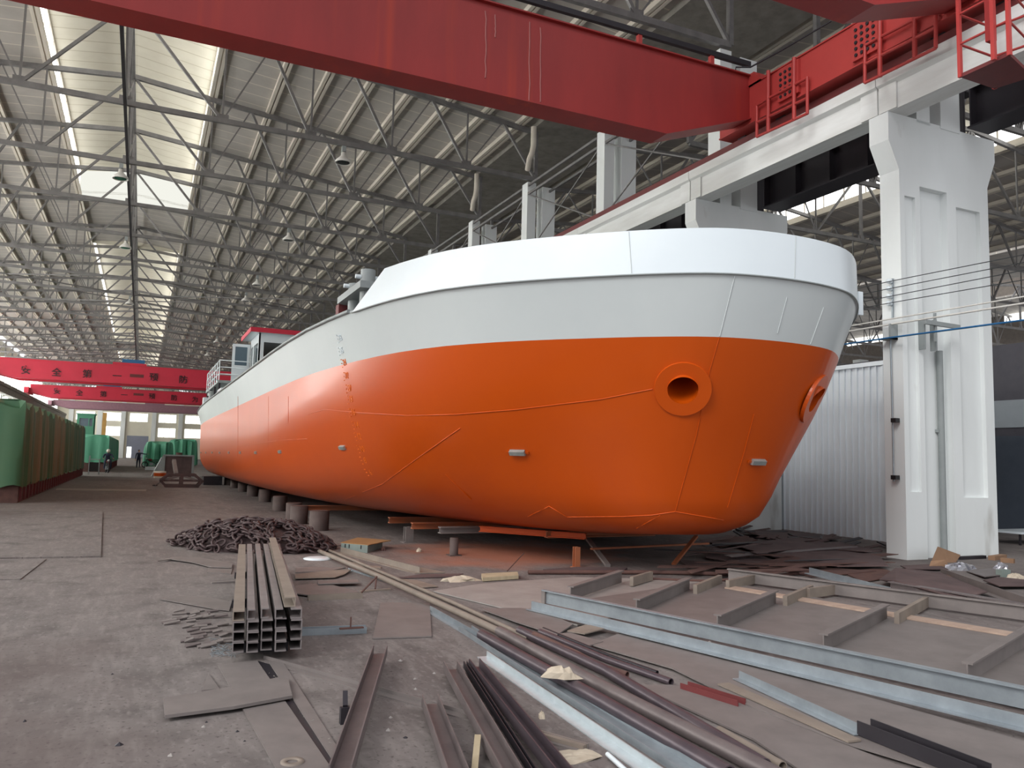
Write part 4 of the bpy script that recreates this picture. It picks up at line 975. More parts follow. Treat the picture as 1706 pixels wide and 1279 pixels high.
for px_ in (948, 1003, 1026, 1053, 1090, 1178):
    q_ = A0+dA*((fl(px_, 1003+(px_-908)*.22, .03)-A0).dot(dA)); k = MB()
    for j in range(4): k.prism([(-.012, 0), (.004, .085-.012*j), (.012, 0)], q_+dA*(.022*j)-nA*.006+V((0, 0, .03)), q_+dA*(.022*j)-nA*.001+V((0, 0, .03)))
    k.build('burn_mark', M['charred'], fr_)
for t in (.36, .44, .52, .60, .68, .76, .84):
    p = A0+dA*((A1-A0).length*t)-nA*.004; k = MB()
    k.prism([(-.05, 0), (-.03, .03), (.03, .03), (.05, 0)], p-nA*.003, p+nA*.0); k.build('scallop', M['charred'], fr_)
k = MB(); k.prism([(0, 0), (.01, 0), (.01, .15), (.05, .15), (.05, .165), (-.03, .165), (-.03, .15), (0, .15)], B0, B1); k.build('rear_girder', M['greysteel'], fr_)
C0, C1 = fl(1190, 985, .03), fl(1470, 1032, .03)
k = MB(); k.bar(fl(1215, 978, .05), fl(1720, 1062, .05), .2, .02); k.build('wooden_plank', M['plank'], fr_)
for (xa, ya), (xb, yb) in (((950, 1000), (1035, 970)), ((1060, 1023), (1148, 983)), ((1195, 1052), (1292, 1006)), ((1372, 1087), (1477, 1031)), ((1612, 1140), (1715, 1073))):
    p, q = fl(xa, ya, .03), fl(xb, yb, .03)
    k = MB(); k.prism([(-.006, 0), (.006, 0), (.006, .15), (.04, .15), (.04, .165), (-.04, .165), (-.04, .15), (-.006, .15)], p, q); k.build('stiffener', M['greysteel'], fr_)
for (xa, ya), (xb, yb) in (((1052, 976), (1085, 966)), ((1158, 990), (1200, 972)), ((1308, 1010), (1352, 990)), ((1494, 1040), (1548, 1008)), ((1212, 982), (1262, 970)), ((1346, 996), (1400, 988))):
    p, q = fl(xa, ya, .03), fl(xb, yb, .03); k = MB(); k.bar(p+V((0, 0, .06)), q+V((0, 0, .06)), .05, .12); k.build('short_stiffener', M['beigesteel'], fr_)
bar_('long bright galvanised angle lying before the stiffened panel', (886, 1014), (1740, 1222), L(.085, .008), .045, m='galv', name='galvanised_angle', roll=0)
# strips, tubes and boxes between chain and bow
k = thing('steel_box', 'flat grey-green steel box with a dusty orange lid under the bow', 'box', fl(600, 918))
a, b, c = fl(568, 917), fl(612, 921), fl(637, 912)
ex_ = (b-a); ey_ = (c-b); z = .13
pts = [a, b, b+ey_, a+ey_]
MB().slab([p+V((0, 0, z)) for p in pts], z).build('body', M['crate'], k)
MB().slab([p+V((0, 0, z+.012)) for p in [a-ex_*.03, b+ex_*.03, b+ex_*.3+ey_*1.05, a-ex_*.03+ey_*1.05]], .012).build('lid', M['orangelid'], k)
m = MB()
for t in (.15, .3, .75): 
    p = a.lerp(b, t); m.bar(p+V((0, 0, .06)), p+V((0, 0, .12)), .03, .012, (1, 0, 0))
m.build('clasps', M['charred'], k)
k = MB(); p = fl(530, 931); k.lathe([(1e-3, .035), (.17, .03), (.235, .012), (.23, 0)], p, 28); tag(k.build('white_disc', M['bulwhite']), 'round white disc on the floor beside the scaffold tube', 'disc')
bar_('rusty-topped steel angle leading from the box toward the bow plates', (568, 920), (700, 955), L(.09, .01), 0, m='beigesteel')
plate('thin bright plate at the end of the rusty-topped angle', [(640, 935), (664, 937), (742, 953), (700, 954)], .01, .015, 'beigesteel')
plate('pale strip lying below the scaffold tube toward the plates', [(670, 964), (694, 966), (730, 976), (703, 978)], .01, .02, 'beigesteel')
plate('long dark flat plate before the bow rubble', [(664, 962), (700, 956), (772, 955), (760, 960)], .012, .02, 'rustplate')
lump('crumpled whitish plaster bag before the bow', 768, 967, .26, .12, .06, 'rag', 'plaster_bag', 'bag', seed=21)
plate('stack of pale boards beside the plaster bag', [(802, 955), (862, 952), (864, 958), (804, 962)], .05, .06, 'wood', 'board', 'board')
bar_('white-edged thin angle under the scaffold tube', (582, 949), (676, 980), [(-.02, 0), (.02, 0), (.02, .03), (-.02, .03)], 0, m='galv', name='flat_bar')
for i, (a, b) in enumerate((((602, 988), (628, 960)), ((625, 982), (627, 962)))):
    p = fl(*a); q = fl(b[0], b[1], .0); q = at(b[0], b[1], 1, p.y+.12)
    tag(MB().tube([p+V((0, 0, .008)), q], .011, 6).build('prop_rod', M['rust']), ('slanting' if i == 0 else 'upright') + ' thin rod propping the long scaffold tube', 'rod')
bar_('short flat bar lying by the prop rods', (600, 986), (650, 982), [(-.03, 0), (.03, 0), (.03, .015), (-.03, .015)], 0, m='beigesteel', name='flat_bar')
bar_('short open channel piece between bundle and prop rods', (513, 1000), (603, 996), U(.07, .06, .006), 0, None, 'beigesteel', 'steel_channel', 'steel channel')
bar_('galvanised channel stub beside the bundle front', (500, 1057), (610, 1053), U(.10, .06, .006), 0, None, 'galv', 'galvanised_channel', 'steel channel')
p = fl(584, 1046, .07); k = MB(); k.bar(p-V((.1, 0, 0)), p+V((.12, 0, 0)), .04, .012); k.bar(p, p+V((0, 0, .1)), .012, .012, (1, 0, 0)); tag(k.build('pin_bracket', M['rust']), 'small plate with an upright pin on the galvanised stub', 'bracket')
plate('flat plate strip behind the torn plates near the bundle', [(492, 944), (576, 945), (548, 951), (492, 953)], .01, .012)
plate('torn plate with ragged end beside the bundle', [(492, 956), (548, 950), (586, 948), (574, 956), (558, 961), (492, 963)], .01, .03, 'beigesteel')
plate('bent plate strip resting over the triangular plate', [(528, 966), (596, 965), (597, 970), (530, 972)], .012, .05)
plate('big triangular plate beside the middle of the bundle', [(492, 975), (540, 970), (600, 986), (515, 991), (492, 988)], .012, .03)
plate('small grey bracket plate lying beside the scaffold tube', [(586, 930), (598, 933), (596, 940), (635, 943), (634, 946), (590, 941)], .012, .015, 'beigesteel')
plate('pale flat sheet behind the white lid', [(515, 902), (545, 899), (568, 908), (530, 912)], .008, .01, 'greysteel')
pipe_('long rusty tube lying along the front of the bow', [(880, 953), (1100, 953), (1212, 956)], .03, .035, 'rust')
pipe_('long thin tube lying close behind the stiffened panel', [(1080, 964), (1180, 968), (1330, 955)], .02, .03, 'rust')
plate('dark flat plate lying under the square post', [(905, 948), (960, 944), (1045, 945), (1040, 949), (910, 951)], .03, .035, 'rustplate')
tag(MB().tube([fl(845, 951, .01), at(873, 921, 1, fl(845, 951).y+.3)], .008, 6).build('bent_wire', M['rust']), 'thin bent wire sticking up from the floor before the bow', 'wire')
for i, (x, y) in enumerate(((638, 917), (698, 919))): lump(('rusty lump beside the orange-lidded box', 'small rusty lump before the dark pipe post')[i], x, y, .05, .05, .06, 'rust' if i == 0 else 'rag', 'slag_lump', 'lump', seed=30+i)
# rusty scrap field under and beside the bow
sc = [([(1213, 903), (1312, 899), (1462, 924), (1480, 946), (1395, 942), (1288, 926)], .07, 'broad rusty plate in the middle of the scrap field beside the bow'),
      ([(1236, 886), (1312, 882), (1402, 897), (1316, 904)], .06, 'rusty plate lying against the foot of the cladding wall'),
      ([(1246, 940), (1320, 928), (1377, 943), (1266, 948)], .05, 'reddish pointed plate in front of the broad scrap plate'),
      ([(1186, 914), (1262, 924), (1302, 936), (1242, 940), (1176, 930)], .03, 'dark plate nearest the forefoot in the scrap field'),
      ([(1296, 946), (1376, 943), (1460, 952), (1352, 958)], .035, 'long rusty strip plate behind the stiffened panel'),
      ([(1330, 903), (1400, 906), (1470, 918), (1440, 922), (1370, 914)], .09, 'wavy thin plate on top of the broad scrap plate'),
      ([(1180, 900), (1240, 893), (1262, 902), (1200, 912)], .03, 'small dark plate right behind the orange brace'),
      ([(1130, 930), (1190, 934), (1236, 944), (1150, 946)], .03, 'dark low plate just before the bow brace'),
      ([(1400, 950), (1470, 948), (1500, 958), (1440, 968)], .03, 'pinkish plate near the tip of the grey beam'),
      ([(1465, 962), (1492, 949), (1565, 950), (1645, 984), (1600, 993), (1492, 970)], .12, 'broad pinkish plate lying on the dark grey beam'),
      ([(1500, 944), (1560, 940), (1580, 948), (1510, 951)], .03, 'reddish flat cardboard-like plate before the column foot'),
      ([(1638, 967), (1662, 961), (1730, 968), (1730, 976), (1664, 977)], .05, 'grey plate corner near the foil at the frame edge'),
      ([(1610, 950), (1650, 946), (1690, 956), (1640, 962)], .03, 'pink flat plate between the two foil scraps')]
rnd = random.Random(14)
for px, z, lb in sc:
    k = MB(); k.slab([fl(a, b_, z)+V((0, 0, rnd.uniform(-.028, .045))) for a, b_ in px], .014); tag(k.build('scrap_plate', M[rnd.choice(['rustplate', 'rustplate', 'rust', 'brownsteel', 'rustplate'])]), lb, 'scrap plate')
bar_('blue-grey steel angle pointing from the scrap field to the dark beam', (1349, 955), (1484, 990), L(.09, .01), .06, m='galv')
bar_('long dark grey steel beam at the scrap field edge', (1484, 984), (1760, 1034), I(.12, .13, .014), .0, None, 'brownsteel', 'steel_beam')
bar_('grey steel angle slanting across the corner of the scrap field', (1568, 958), (1720, 1014), L(.11, .01), .04, m='greysteel')
bar_('dark bar lying at the foot of the white column', (1597, 932), (1640, 930), [(-.04, 0), (.04, 0), (.04, .06), (-.04, .06)], 0, m='charred', name='flat_bar')
p = fl(1580, 968); k = MB(); k.box((p.x-.16, p.y-.05, 0), (p.x+.2, p.y+.07, .085)); tag(k.build('wood_block', M['card']), 'dark wooden block beside the slanting grey angle', 'block')
rnd = random.Random(19)
for i in range(22):
    x, y = rnd.uniform(1170, 1490), rnd.uniform(888, 952); p = fl(x, y, .09+.03*rnd.random()); a = rnd.uniform(-.7, .5); d = V((math.cos(a), math.sin(a), rnd.uniform(-.04, .06))); s = V((-math.sin(a), math.cos(a), 0)); ln, wd = rnd.uniform(.5, 1.3), rnd.uniform(.06, .3)
    if y < 880+(x-1210)*.13: continue
    k = MB(); k.slab([p-d*ln-s*wd*.5, p+d*ln-s*wd*rnd.uniform(.1, .5), p+d*ln*.9+s*wd*.5, p-d*ln*.8+s*wd*.6], .012)
    tag(k.build('scrap_plate', M[rnd.choice(['rustplate', 'charred', 'rust', 'brownsteel'])]), 'narrow rusty offcut strewn over the scrap field beside the bow', 'scrap plate', 'narrow offcuts in the scrap field')
rnd = random.Random(9)
for i in range(26):
    t = rnd.random(); x, y = 1225+250*t, 880+32*t+rnd.uniform(-3, 16); p = fl(x, y, .02); a = rnd.uniform(-.5, 1.6); ln = rnd.uniform(.3, .9); d = V((math.cos(a), math.sin(a), rnd.uniform(-.02, .12)))
    k = MB(); k.prism([(-.05, 0), (.05, 0), (.05, .012), (-.05, .03)], p-d*ln/2+V((0, 0, .03)), p+d*ln/2+V((0, 0, .05)))
    tag(k.build('scrap_strip', M['rustplate'] if i % 2 else M['charred']), 'dark bent scrap strip along the foot of the cladding wall', 'scrap strip', 'scrap strips by the cladding wall')
# cardboard, foil, wood at the column foot
k = MB(); p = fl(1562, 938)
k.slab([at(1551, 936, 1, p.y), at(1562, 910, 1, p.y+.1), at(1600, 924, 1, p.y+.1), at(1590, 940, 1, p.y)][::-1], .012); cb = tag(k.build('cardboard_box', M['card']), 'torn open brown cardboard box before the column foot', 'box')
k = MB(); k.slab([fl(1548, 943, .04), fl(1551, 934, .12), fl(1576, 932, .14), fl(1580, 942, .04)], .012); k.build('flap', M['card'], cb)
lump('crumpled silver foil sheet beside the cardboard box', 1600, 948, .3, .16, .1, 'foil', 'foil_sheet', 'foil', seed=40, n=18)
lump('second crumpled foil scrap at the frame edge', 1668, 948, .14, .1, .1, 'foil', 'foil_sheet', 'foil', seed=41, n=16)
lump('pale crumpled paper bag at the frame edge', 1690, 966, .22, .12, .09, 'rag', 'paper_bag', 'bag', seed=42, n=16)
p = fl(1676, 962); k = MB(); k.box((p.x-.1, p.y, 0), (p.x+.12, p.y+.1, .12)); tag(k.build('small_carton', M['crate']), 'small grey carton between foil scrap and paper bag', 'box')
for i, (a, b) in enumerate((((1652, 933), (1672, 930)), ((1668, 936), (1690, 938)))):
    bar_('brown wooden block by the column corner, ' + ('longer rear one' if i else 'shorter front one'), a, b, [(-.06, 0), (.06, 0), (.06, .08), (-.06, .08)], 0, m='card', name='wood_block', cat='block')
rnd = random.Random(77)
for i in range(22):
    x, y = rnd.choice([(rnd.uniform(230, 420), rnd.uniform(1180, 1270)), (rnd.uniform(640, 760), rnd.uniform(1090, 1240)), (rnd.uniform(690, 730), rnd.uniform(1120, 1150)), (rnd.uniform(20, 250), rnd.uniform(940, 1250)), (rnd.uniform(1000, 1190), rnd.uniform(1060, 1100))])
    p = fl(x, y); s = rnd.uniform(.008, .022); k = MB(); r_ = rnd
    vs = [p+V((math.cos(t)*s*r_.uniform(.7, 1.3), math.sin(t)*s*r_.uniform(.7, 1.3), 0)) for t in (0, 1.2, 2.5, 3.8, 5)]; k.add(vs+[p+V((0, 0, s*.8))], [(0, 1, 5), (1, 2, 5), (2, 3, 5), (3, 4, 5), (4, 0, 5), (4, 3, 2, 1, 0)])
    tag(k.build('pebble', M['paleplate'] if i % 3 else M['charred']), 'tiny loose crumb lying on the dusty floor', 'crumb', 'crumbs on the floor')
# ------------------------------------------------------------------ tarpaulin covered blocks
def tarp_block(label, x0, x1, y0, y1, z0, z1, m, seed=1, base=True, wave=.05):
    r_ = random.Random(seed); t = thing('tarp_covered_load', label, 'covered load', ((x0+x1)/2, (y0+y1)/2, 0))
    ph = [r_.uniform(0, 6.28) for _ in range(8)]
    per = []
    step = .17
    def seg(a, b):
        n = max(2, int((V(b)-V(a)).length/step)); return [V(a).lerp(V(b), i/n) for i in range(n)]
    per = seg((x1, y0, 0), (x1, y1, 0))+seg((x1, y1, 0), (x0, y1, 0))+seg((x0, y1, 0), (x0, y0, 0))+seg((x0, y0, 0), (x1, y0, 0))
    n = len(per); cx, cy_ = (x0+x1)/2, (y0+y1)/2
    vs = []; lv = [z0, z0+(z1-z0)*.3, z0+(z1-z0)*.65, z1-.25, z1-.05, z1]
    for j, z in enumerate(lv):
        for i, p in enumerate(per):
            d = V((p.x-cx, p.y-cy_, 0)); nx = V((1 if p.x >= x1-1e-4 else -1 if p.x <= x0+1e-4 else 0, 1 if p.y >= y1-1e-4 else -1 if p.y <= y0+1e-4 else 0, 0))
            w_ = wave*(math.sin(i*1.3+ph[0])+.6*math.sin(i*2.9+ph[1]+j*.3)+.4*math.sin(i*.37+ph[2]))*(1, 1, .9, .7, .3, 0)[j]
            ins = (0, .01, .02, .03, .05, .25)[j]
            sag = .12*math.sin(i*.55+ph[3]) if j >= 3 else (.05*math.sin(i*1.7+ph[4]) if j == 0 else 0)
            vs.append(V((p.x, p.y, z+sag))+nx*(w_-ins))
    fs = [(j*n+i, j*n+(i+1) % n, (j+1)*n+(i+1) % n, (j+1)*n+i) for j in range(len(lv)-1) for i in range(n)]
    m_ = MB(); m_.add(vs, fs, 0, True)
    o = len(vs); m_.add([V((cx, y0+1.5, z1+.15)), V((cx, y1-1.5, z1+.15))]+[vs[(len(lv)-1)*n+i] for i in range(n)], [(0 if per[i].y < cy_ else 1, 2+i, 2+(i+1) % n) for i in range(n)]+[], 0, True)
    m_.build('tarpaulin', M[m], t, smooth_angle=50)
    if base:
        k = MB(); k.box((x0+.1, y0+.15, 0.0), (x1-.06, y1-.1, z0+.05)); k.build('skid_base', M['rust'], t)
        k = MB(); y = y0+.4
        while y < y1: k.box((x1-.06, y, .05), (x1+.0, y+.12, z0)); y += .9
        k.build('skid_ribs', M['maroon'], t)['kind'] = 'stuff'
    return t
tarp_block('long dark green tarpaulin covered block on a rusty skid beside the aisle', -9.6, -3.2, 28.2, 57.5, .5, 3.0, 'tarp', 1)
xr = at(179, 786, 1, 68).x; zt2 = at(178, 727, 1, 68).z
tarp_block('bright green tarpaulin covered block behind the motorcycle rider', -8, xr, 68, 96, .7, zt2, 'tarp2', 2)
for i, (pa, pb, yy, top, lab) in enumerate(((245, 284, 92, 737, 'crumpled green tarpaulin heap behind the parked motorcycle'), (287, 326, 104, 733, 'second green tarpaulin heap behind the grey steel bin'))):
    xa, xb = at(pa, 760, 1, yy).x, at(pb, 760, 1, yy).x; tarp_block(lab, xa, xb, yy, yy+5, .1, at(pa+15, top, 1, yy).z, 'tarp2', 5+i, False, .22)
# ------------------------------------------------------------------ people and motorcycles
def figure(name, label, joints, edges, loc, mats, heads, group=None):
    me = bpy.data.meshes.new(name); bm = bmesh.new(); sk = bm.verts.layers.skin.verify(); vs = [bm.verts.new(V(j[0])) for j in joints]
    for a, b_ in edges: bm.edges.new((vs[a], vs[b_]))
    for v, j in zip(vs, joints): v[sk].radius = (j[1], j[1]*(j[2] if len(j) > 2 else 1)); v[sk].use_root = False
    vs[0][sk].use_root = True
    bm.to_mesh(me); bm.free()
    o = bpy.data.objects.new(name, me); COL.objects.link(o); o.modifiers.new('skin', 'SKIN'); s = o.modifiers.new('sub', 'SUBSURF'); s.levels = s.render_levels = 1
    dg = bpy.context.evaluated_depsgraph_get(); dg.update(); m2 = bpy.data.meshes.new_from_object(o.evaluated_get(dg)); bpy.data.objects.remove(o)
    for x in mats: m2.materials.append(x)
    for p in m2.polygons: p.use_smooth = True
    o = bpy.data.objects.new(name, m2); COL.objects.link(o); o.location = loc
    tag(o, label, 'person')
    return o
def head(o, c, face_dir, hm, helmet=False):
    base = o.location+V(c); k = MB(); d = V(face_dir).normalized(); s = V((d.y, -d.x, 0))
    k.lathe([(1e-3, -.125), (.045, -.12), (.072, -.08), (.082, -.02), (.085, .03), (.075, .08), (.045, .115), (1e-3, .125)], base, 14)
    k.lathe([(1e-3, .03), (.012, .02), (.018, 0)], base+d*.085+V((0, 0, -.015)), 8, 0, d)
    for e in (-1, 1): k.lathe([(1e-3, .012), (.02, .008), (.028, 0)], base+s*e*.083, 8, 0, s*e)
    h = k.build('head', M['skin'], o)
    k = MB()
    for e in (-.032, .032): k.lathe([(1e-3, .008), (.011, .004), (.012, 0)], base+d*.078+s*e+V((0, 0, .02)), 8, 0, d)
    k.bar(base+d*.082+s*-.025+V((0, 0, -.065)), base+d*.082+s*.025+V((0, 0, -.065)), .01, .008); k.build('eyes_and_mouth', M['black'], h)
    k = MB()
    if helmet: k.lathe([(.135, -.05), (.14, .02), (.125, .09), (.08, .14), (1e-3, .155)], base-d*.01, 16)
    else: k.lathe([(.09, .0), (.098, .05), (.085, .10), (.05, .13), (1e-3, .14)], base-d*.018, 14)
    k.build('helmet' if helmet else 'hair', M['helmet'] if helmet else M['black'], h)
def hand(o, c, d):
    k = MB(); b0 = o.location+V(c); d = V(d).normalized(); s = d.cross(V((0, 0, 1))); s = s.normalized() if s.length > .1 else V((1, 0, 0)); u = s.cross(d)
    k.prism([(-.04, -.014), (.04, -.014), (.036, .014), (-.036, .014)], b0, b0+d*.09, u)
    for i, (e, l_) in enumerate(((-.03, .066), (-.01, .078), (.01, .074), (.03, .058))):
        a = b0+d*.088+s*e; k.tube([a, a+d*l_*.6-u*.006, a+d*l_*.95-u*.024], [.0095, .009, .007], 6)
    a = b0+d*.025+s*.04; k.tube([a, a+d*.03+s*.025, a+d*.06+s*.03-u*.01], [.011, .01, .008], 6)
    k.build('hand', M['skin'], o)
P = fl(230, 779.3)
J = [((0, 0, .93), .145, .75), ((0, 0, 1.15), .15, .7), ((0, 0, 1.38), .17, .62), ((0, 0, 1.49), .06), ((.1, 0, .86), .105), ((.11, .01, .5), .07), ((.11, .03, .1), .055), ((.12, -.12, .045), .045),
     ((-.1, 0, .86), .105), ((-.12, .0, .5), .07), ((-.13, .03, .1), .055), ((-.14, -.12, .045), .045), ((.21, 0, 1.42), .07), ((.48, -.03, 1.36), .052), ((.72, -.06, 1.37), .04), ((-.21, 0, 1.41), .07), ((-.26, .02, 1.12), .05), ((-.27, -.04, .86), .04)]
Ed = [(0, 1), (1, 2), (2, 3), (0, 4), (4, 5), (5, 6), (6, 7), (0, 8), (8, 9), (9, 10), (10, 11), (2, 12), (12, 13), (13, 14), (2, 15), (15, 16), (16, 17)]
pe = figure('person', 'person in dark navy workwear standing in the aisle with one arm stretched out', J, Ed, P, [M['navy']], None)
head(pe, (0, -.01, 1.63), (.5, -.9, 0), M['black']); hand(pe, (.735, -.06, 1.37), (1, -.05, -.05)); hand(pe, (-.27, -.05, .85), (0, -.2, -1))
def motorbike(label, loc, ang):
    t = thing('motorcycle', label, 'motorcycle', loc); lx, ly, lz = loc
    d = V((math.cos(ang), math.sin(ang), 0)); s = V((-d.y, d.x, 0)); L0 = V(loc)
    q = lambda a, b_, c: L0+d*a+s*b_+V((0, 0, c))
    for a in (-.62, .62):
        k = MB(); k.tube([q(a+.26*math.cos(2*math.pi*i/20), 0, .31+.26*math.sin(2*math.pi*i/20)) for i in range(20)], .05, 8, 0, True); w_ = k.build('tyre', M['black'], t)
        k = MB(); k.lathe([(1e-3, -.04), (.05, -.04), (.05, .04), (1e-3, .04)], q(a, 0, .31), 12, 0, s)
        for i in range(6): k.bar(q(a, 0, .31), q(a+.25*math.cos(i*1.047), 0, .31+.25*math.sin(i*1.047)), .015)
        k.build('wheel_hub', M['galv'], w_)
    k = MB(); k.tube([q(-.55, 0, .62), q(-.2, 0, .58), q(.2, 0, .66), q(.42, 0, .86)], .045, 8); k.tube([q(.42, .0, .9), q(.62, .0, .31)], .035, 8); k.tube([q(-.2, 0, .5), q(-.62, 0, .31)], .03, 8); k.build('bike_frame', M['black'], t)
    k = MB(); k.tube([q(-.02, 0, .74), q(.1, 0, .8), q(.34, 0, .8)], [.09, .13, .08], 12); k.build('fuel_tank', M['maroon'], t)
    k = MB(); k.box((-.1, -.1, 0), (.1, .1, .1)) if False else k.bar(q(-.62, 0, .78), q(-.02, 0, .76), .2, .08); k.build('seat', M['black'], t)
    k = MB(); k.bar(q(-.15, 0, .36), q(.2, 0, .38), .2, .26); k.tube([q(.1, .12, .25), q(-.7, .14, .3)], .04, 8); k.build('engine', M['galv'], t)
    k = MB(); k.tube([q(.36, -.34, 1.04), q(.42, -.1, .98), q(.42, .1, .98), q(.36, .34, 1.04)], .016, 6); k.tube([q(.36, .28, 1.02), q(.38, .3, 1.2)], .008, 6); k.build('handlebar', M['black'], t)
    k = MB(); k.lathe([(1e-3, .08), (.07, .07), (.08, 0), (.04, -.08)], q(.5, 0, .9), 12, 0, d); k.build('headlamp', M['zinc'], t)
    return t, q
Pb = fl(178, 787.5)
t, q = motorbike('dark motorcycle being ridden along the aisle beside the green tarps', (Pb.x, Pb.y, 0), -math.pi/2+.15)
lc = lambda a, b_, c: tuple(q(a, b_, c)-V((Pb.x, Pb.y, 0)))
J = [(lc(-.2, 0, .88), .15, .8), (lc(-.15, 0, 1.1), .16, .75), (lc(-.05, 0, 1.32), .18, .65), (lc(0, 0, 1.43), .06), (lc(.0, .17, .88), .095), (lc(.22, .2, .72), .075), (lc(.02, .21, .36), .055), (lc(.14, .21, .3), .045),
     (lc(.0, -.17, .88), .095), (lc(.22, -.2, .72), .075), (lc(.02, -.21, .36), .055), (lc(.14, -.21, .3), .045), (lc(-.03, .22, 1.34), .07), (lc(.12, .32, 1.14), .052), (lc(.32, .32, 1.06), .04), (lc(-.03, -.22, 1.34), .07), (lc(.12, -.32, 1.14), .052), (lc(.32, -.32, 1.06), .04)]
pr = figure('person', 'person in dark clothes and pale helmet riding a motorcycle along the aisle', J, Ed, V((Pb.x, Pb.y, 0)), [M['navy']], None)
dd = V(lc(1, 0, 0))-V(lc(0, 0, 0)); head(pr, lc(.04, 0, 1.57), dd, M['black'], True)
for e in (-1, 1): hand(pr, lc(.33, .32*e, 1.055), dd)
Pm = fl(252, 779)
motorbike('dark motorcycle parked beside the standing person', (Pm.x, Pm.y, 0), math.pi+.1)
# ------------------------------------------------------------------ things beyond the stern
yb = 57.5; X = lambda px: at(px, 775, 1, yb).x
zt_ = at(298, 760, 1, yb).z
g = thing('steel_bin', 'grey slant-sided steel bin standing beyond the stern', 'bin', ((X(272)+X(320))/2, yb, 0))
x0, x1 = X(274), X(320)
k = MB(); k.add([(x0, yb, .0), (x1, yb, .0), (x1, yb, zt_), (x0, yb, zt_), (x0, yb+2.2, 0), (x1, yb+2.2, 0), (x1+.1, yb+2.6, zt_), (x0-.1, yb+2.6, zt_), (x0+.06, yb+.06, zt_), (x1-.06, yb+.06, zt_), (x1-.06, yb+2.3, zt_), (x0+.06, yb+2.3, zt_), (x0+.1, yb+.1, .1), (x1-.1, yb+.1, .1), (x1-.1, yb+2, .1), (x0+.1, yb+2, .1)],
                [(0, 1, 2, 3), (1, 5, 6, 2), (5, 4, 7, 6), (4, 0, 3, 7), (0, 4, 5, 1), (3, 2, 9, 8), (2, 6, 10, 9), (6, 7, 11, 10), (7, 3, 8, 11), (8, 9, 13, 12), (9, 10, 14, 13), (10, 11, 15, 14), (11, 8, 12, 15), (12, 13, 14, 15)])
k.build('body', M['rustplate'], g)
k = MB(); k.box((x0-.12, yb-.08, 0), (x0+.02, yb+.05, zt_+.05)); k.box((x1-.02, yb-.08, 0), (x1+.12, yb+.05, zt_+.05)); k.box((x0-.1, yb-.08, zt_), (x1+.1, yb+.02, zt_+.1)); k.build('edge_frame', M['greytank'], g)
k = MB(); k.add([(x0-.1, yb+.1, 0), (x0-.1, yb+1.6, 0), (x0-.1, yb+1.4, zt_-.1), (x0-.1, yb+.1, zt_-.1), (x0-.75, yb+.1, 0), (x0-.75, yb+1.6, 0), (x0-.2, yb+1.4, zt_-.1), (x0-.2, yb+.1, zt_-.1)], [(0, 1, 2, 3), (7, 6, 5, 4), (0, 4, 5, 1), (1, 5, 6, 2), (2, 6, 7, 3), (3, 7, 4, 0)])
k.build('side_chute', M['greytank'], g)
k = MB(); k.cyl((x0+.9, yb+1.2, zt_-.2), .2, .45, 12); tag(k.build('rusty_winch', M['rust']), 'small rusty drum standing on the grey steel bin', 'drum')
p = fl(254, 783); k = MB(); k.box((p.x-.6, p.y, .0), (p.x+.6, p.y+.8, .28)); tag(k.build('white_trough', M['bulwhite']), 'low white trough on the floor beside the grey bin', 'trough')
p = fl(266, 796); k = MB(); k.lathe([(.34, 0), (.36, .2), (.36, .42), (.3, .42), (.3, .1), (1e-3, .1)], p, 18); tag(k.build('paint_drum', M['rib']), 'cut open paint drum standing before the grey bin', 'drum')
k = MB(); k.lathe([(.365, .12), (.37, .14), (.37, .3), (.365, .32)], p, 18); o = k.build('paint_band', M['orange'], bpy.data.objects['paint_drum'])
# welded trestle frame
yb = fl(300, 812).y; X = lambda px: at(px, 812, 1, yb).x
r = thing('welded_frame', 'dark welded trestle frame on the floor beside the stern stands', 'frame', (X(300), yb, 0))
def B_(a, b_, w=.1, n='frame_bar', m='rustplate'): MB().bar(a, b_, w, w).build(n, M[m], r)
xa, xb, xc, xd = X(274), X(331), X(278), X(326); H_ = at(300, 791, 1, yb).z
for dy in (0, 1.1):
    B_((xa, yb+dy, .06), (xb, yb+dy, .06), .12); B_((xc, yb+dy, H_), (xd, yb+dy, H_), .12); B_((X(267), yb+dy, .3), (xc+.05, yb+dy, H_)); B_((X(337), yb+dy, .3), (xd-.05, yb+dy, H_)); B_((X(267), yb+dy, .3), (xa+.05, yb+dy, .06)); B_((X(337), yb+dy, .3), (xb-.05, yb+dy, .06))
    B_((X(267), yb+dy, .31), (X(337), yb+dy, .31), .07); B_((X(274), yb+dy, .32), (X(299), yb+dy, H_-.05), .07, 'brace', 'greysteel'); B_((X(330), yb+dy, .32), (X(303), yb+dy, H_-.05), .07, 'brace', 'greysteel'); B_((X(302), yb+dy, .05), (X(302), yb+dy, H_), .14)
for px in (267, 337): B_((X(px), yb, .3), (X(px), yb+1.1, .3))
B_((X(292), yb-.05, H_+.02), (X(288), yb+.9, H_+.65), .16, 'tilted_plate', 'greysteel')
k = MB(); k.lathe([(.11, 0), (.13, .03), (.05, .06), (1e-3, .06)], fl(258, 809), 14); k.bar(fl(258, 809, .04), fl(268, 802, .2), .03); tag(k.build('steel_hook', M['charred']), 'dark hook lying beside the welded trestle frame', 'hook')
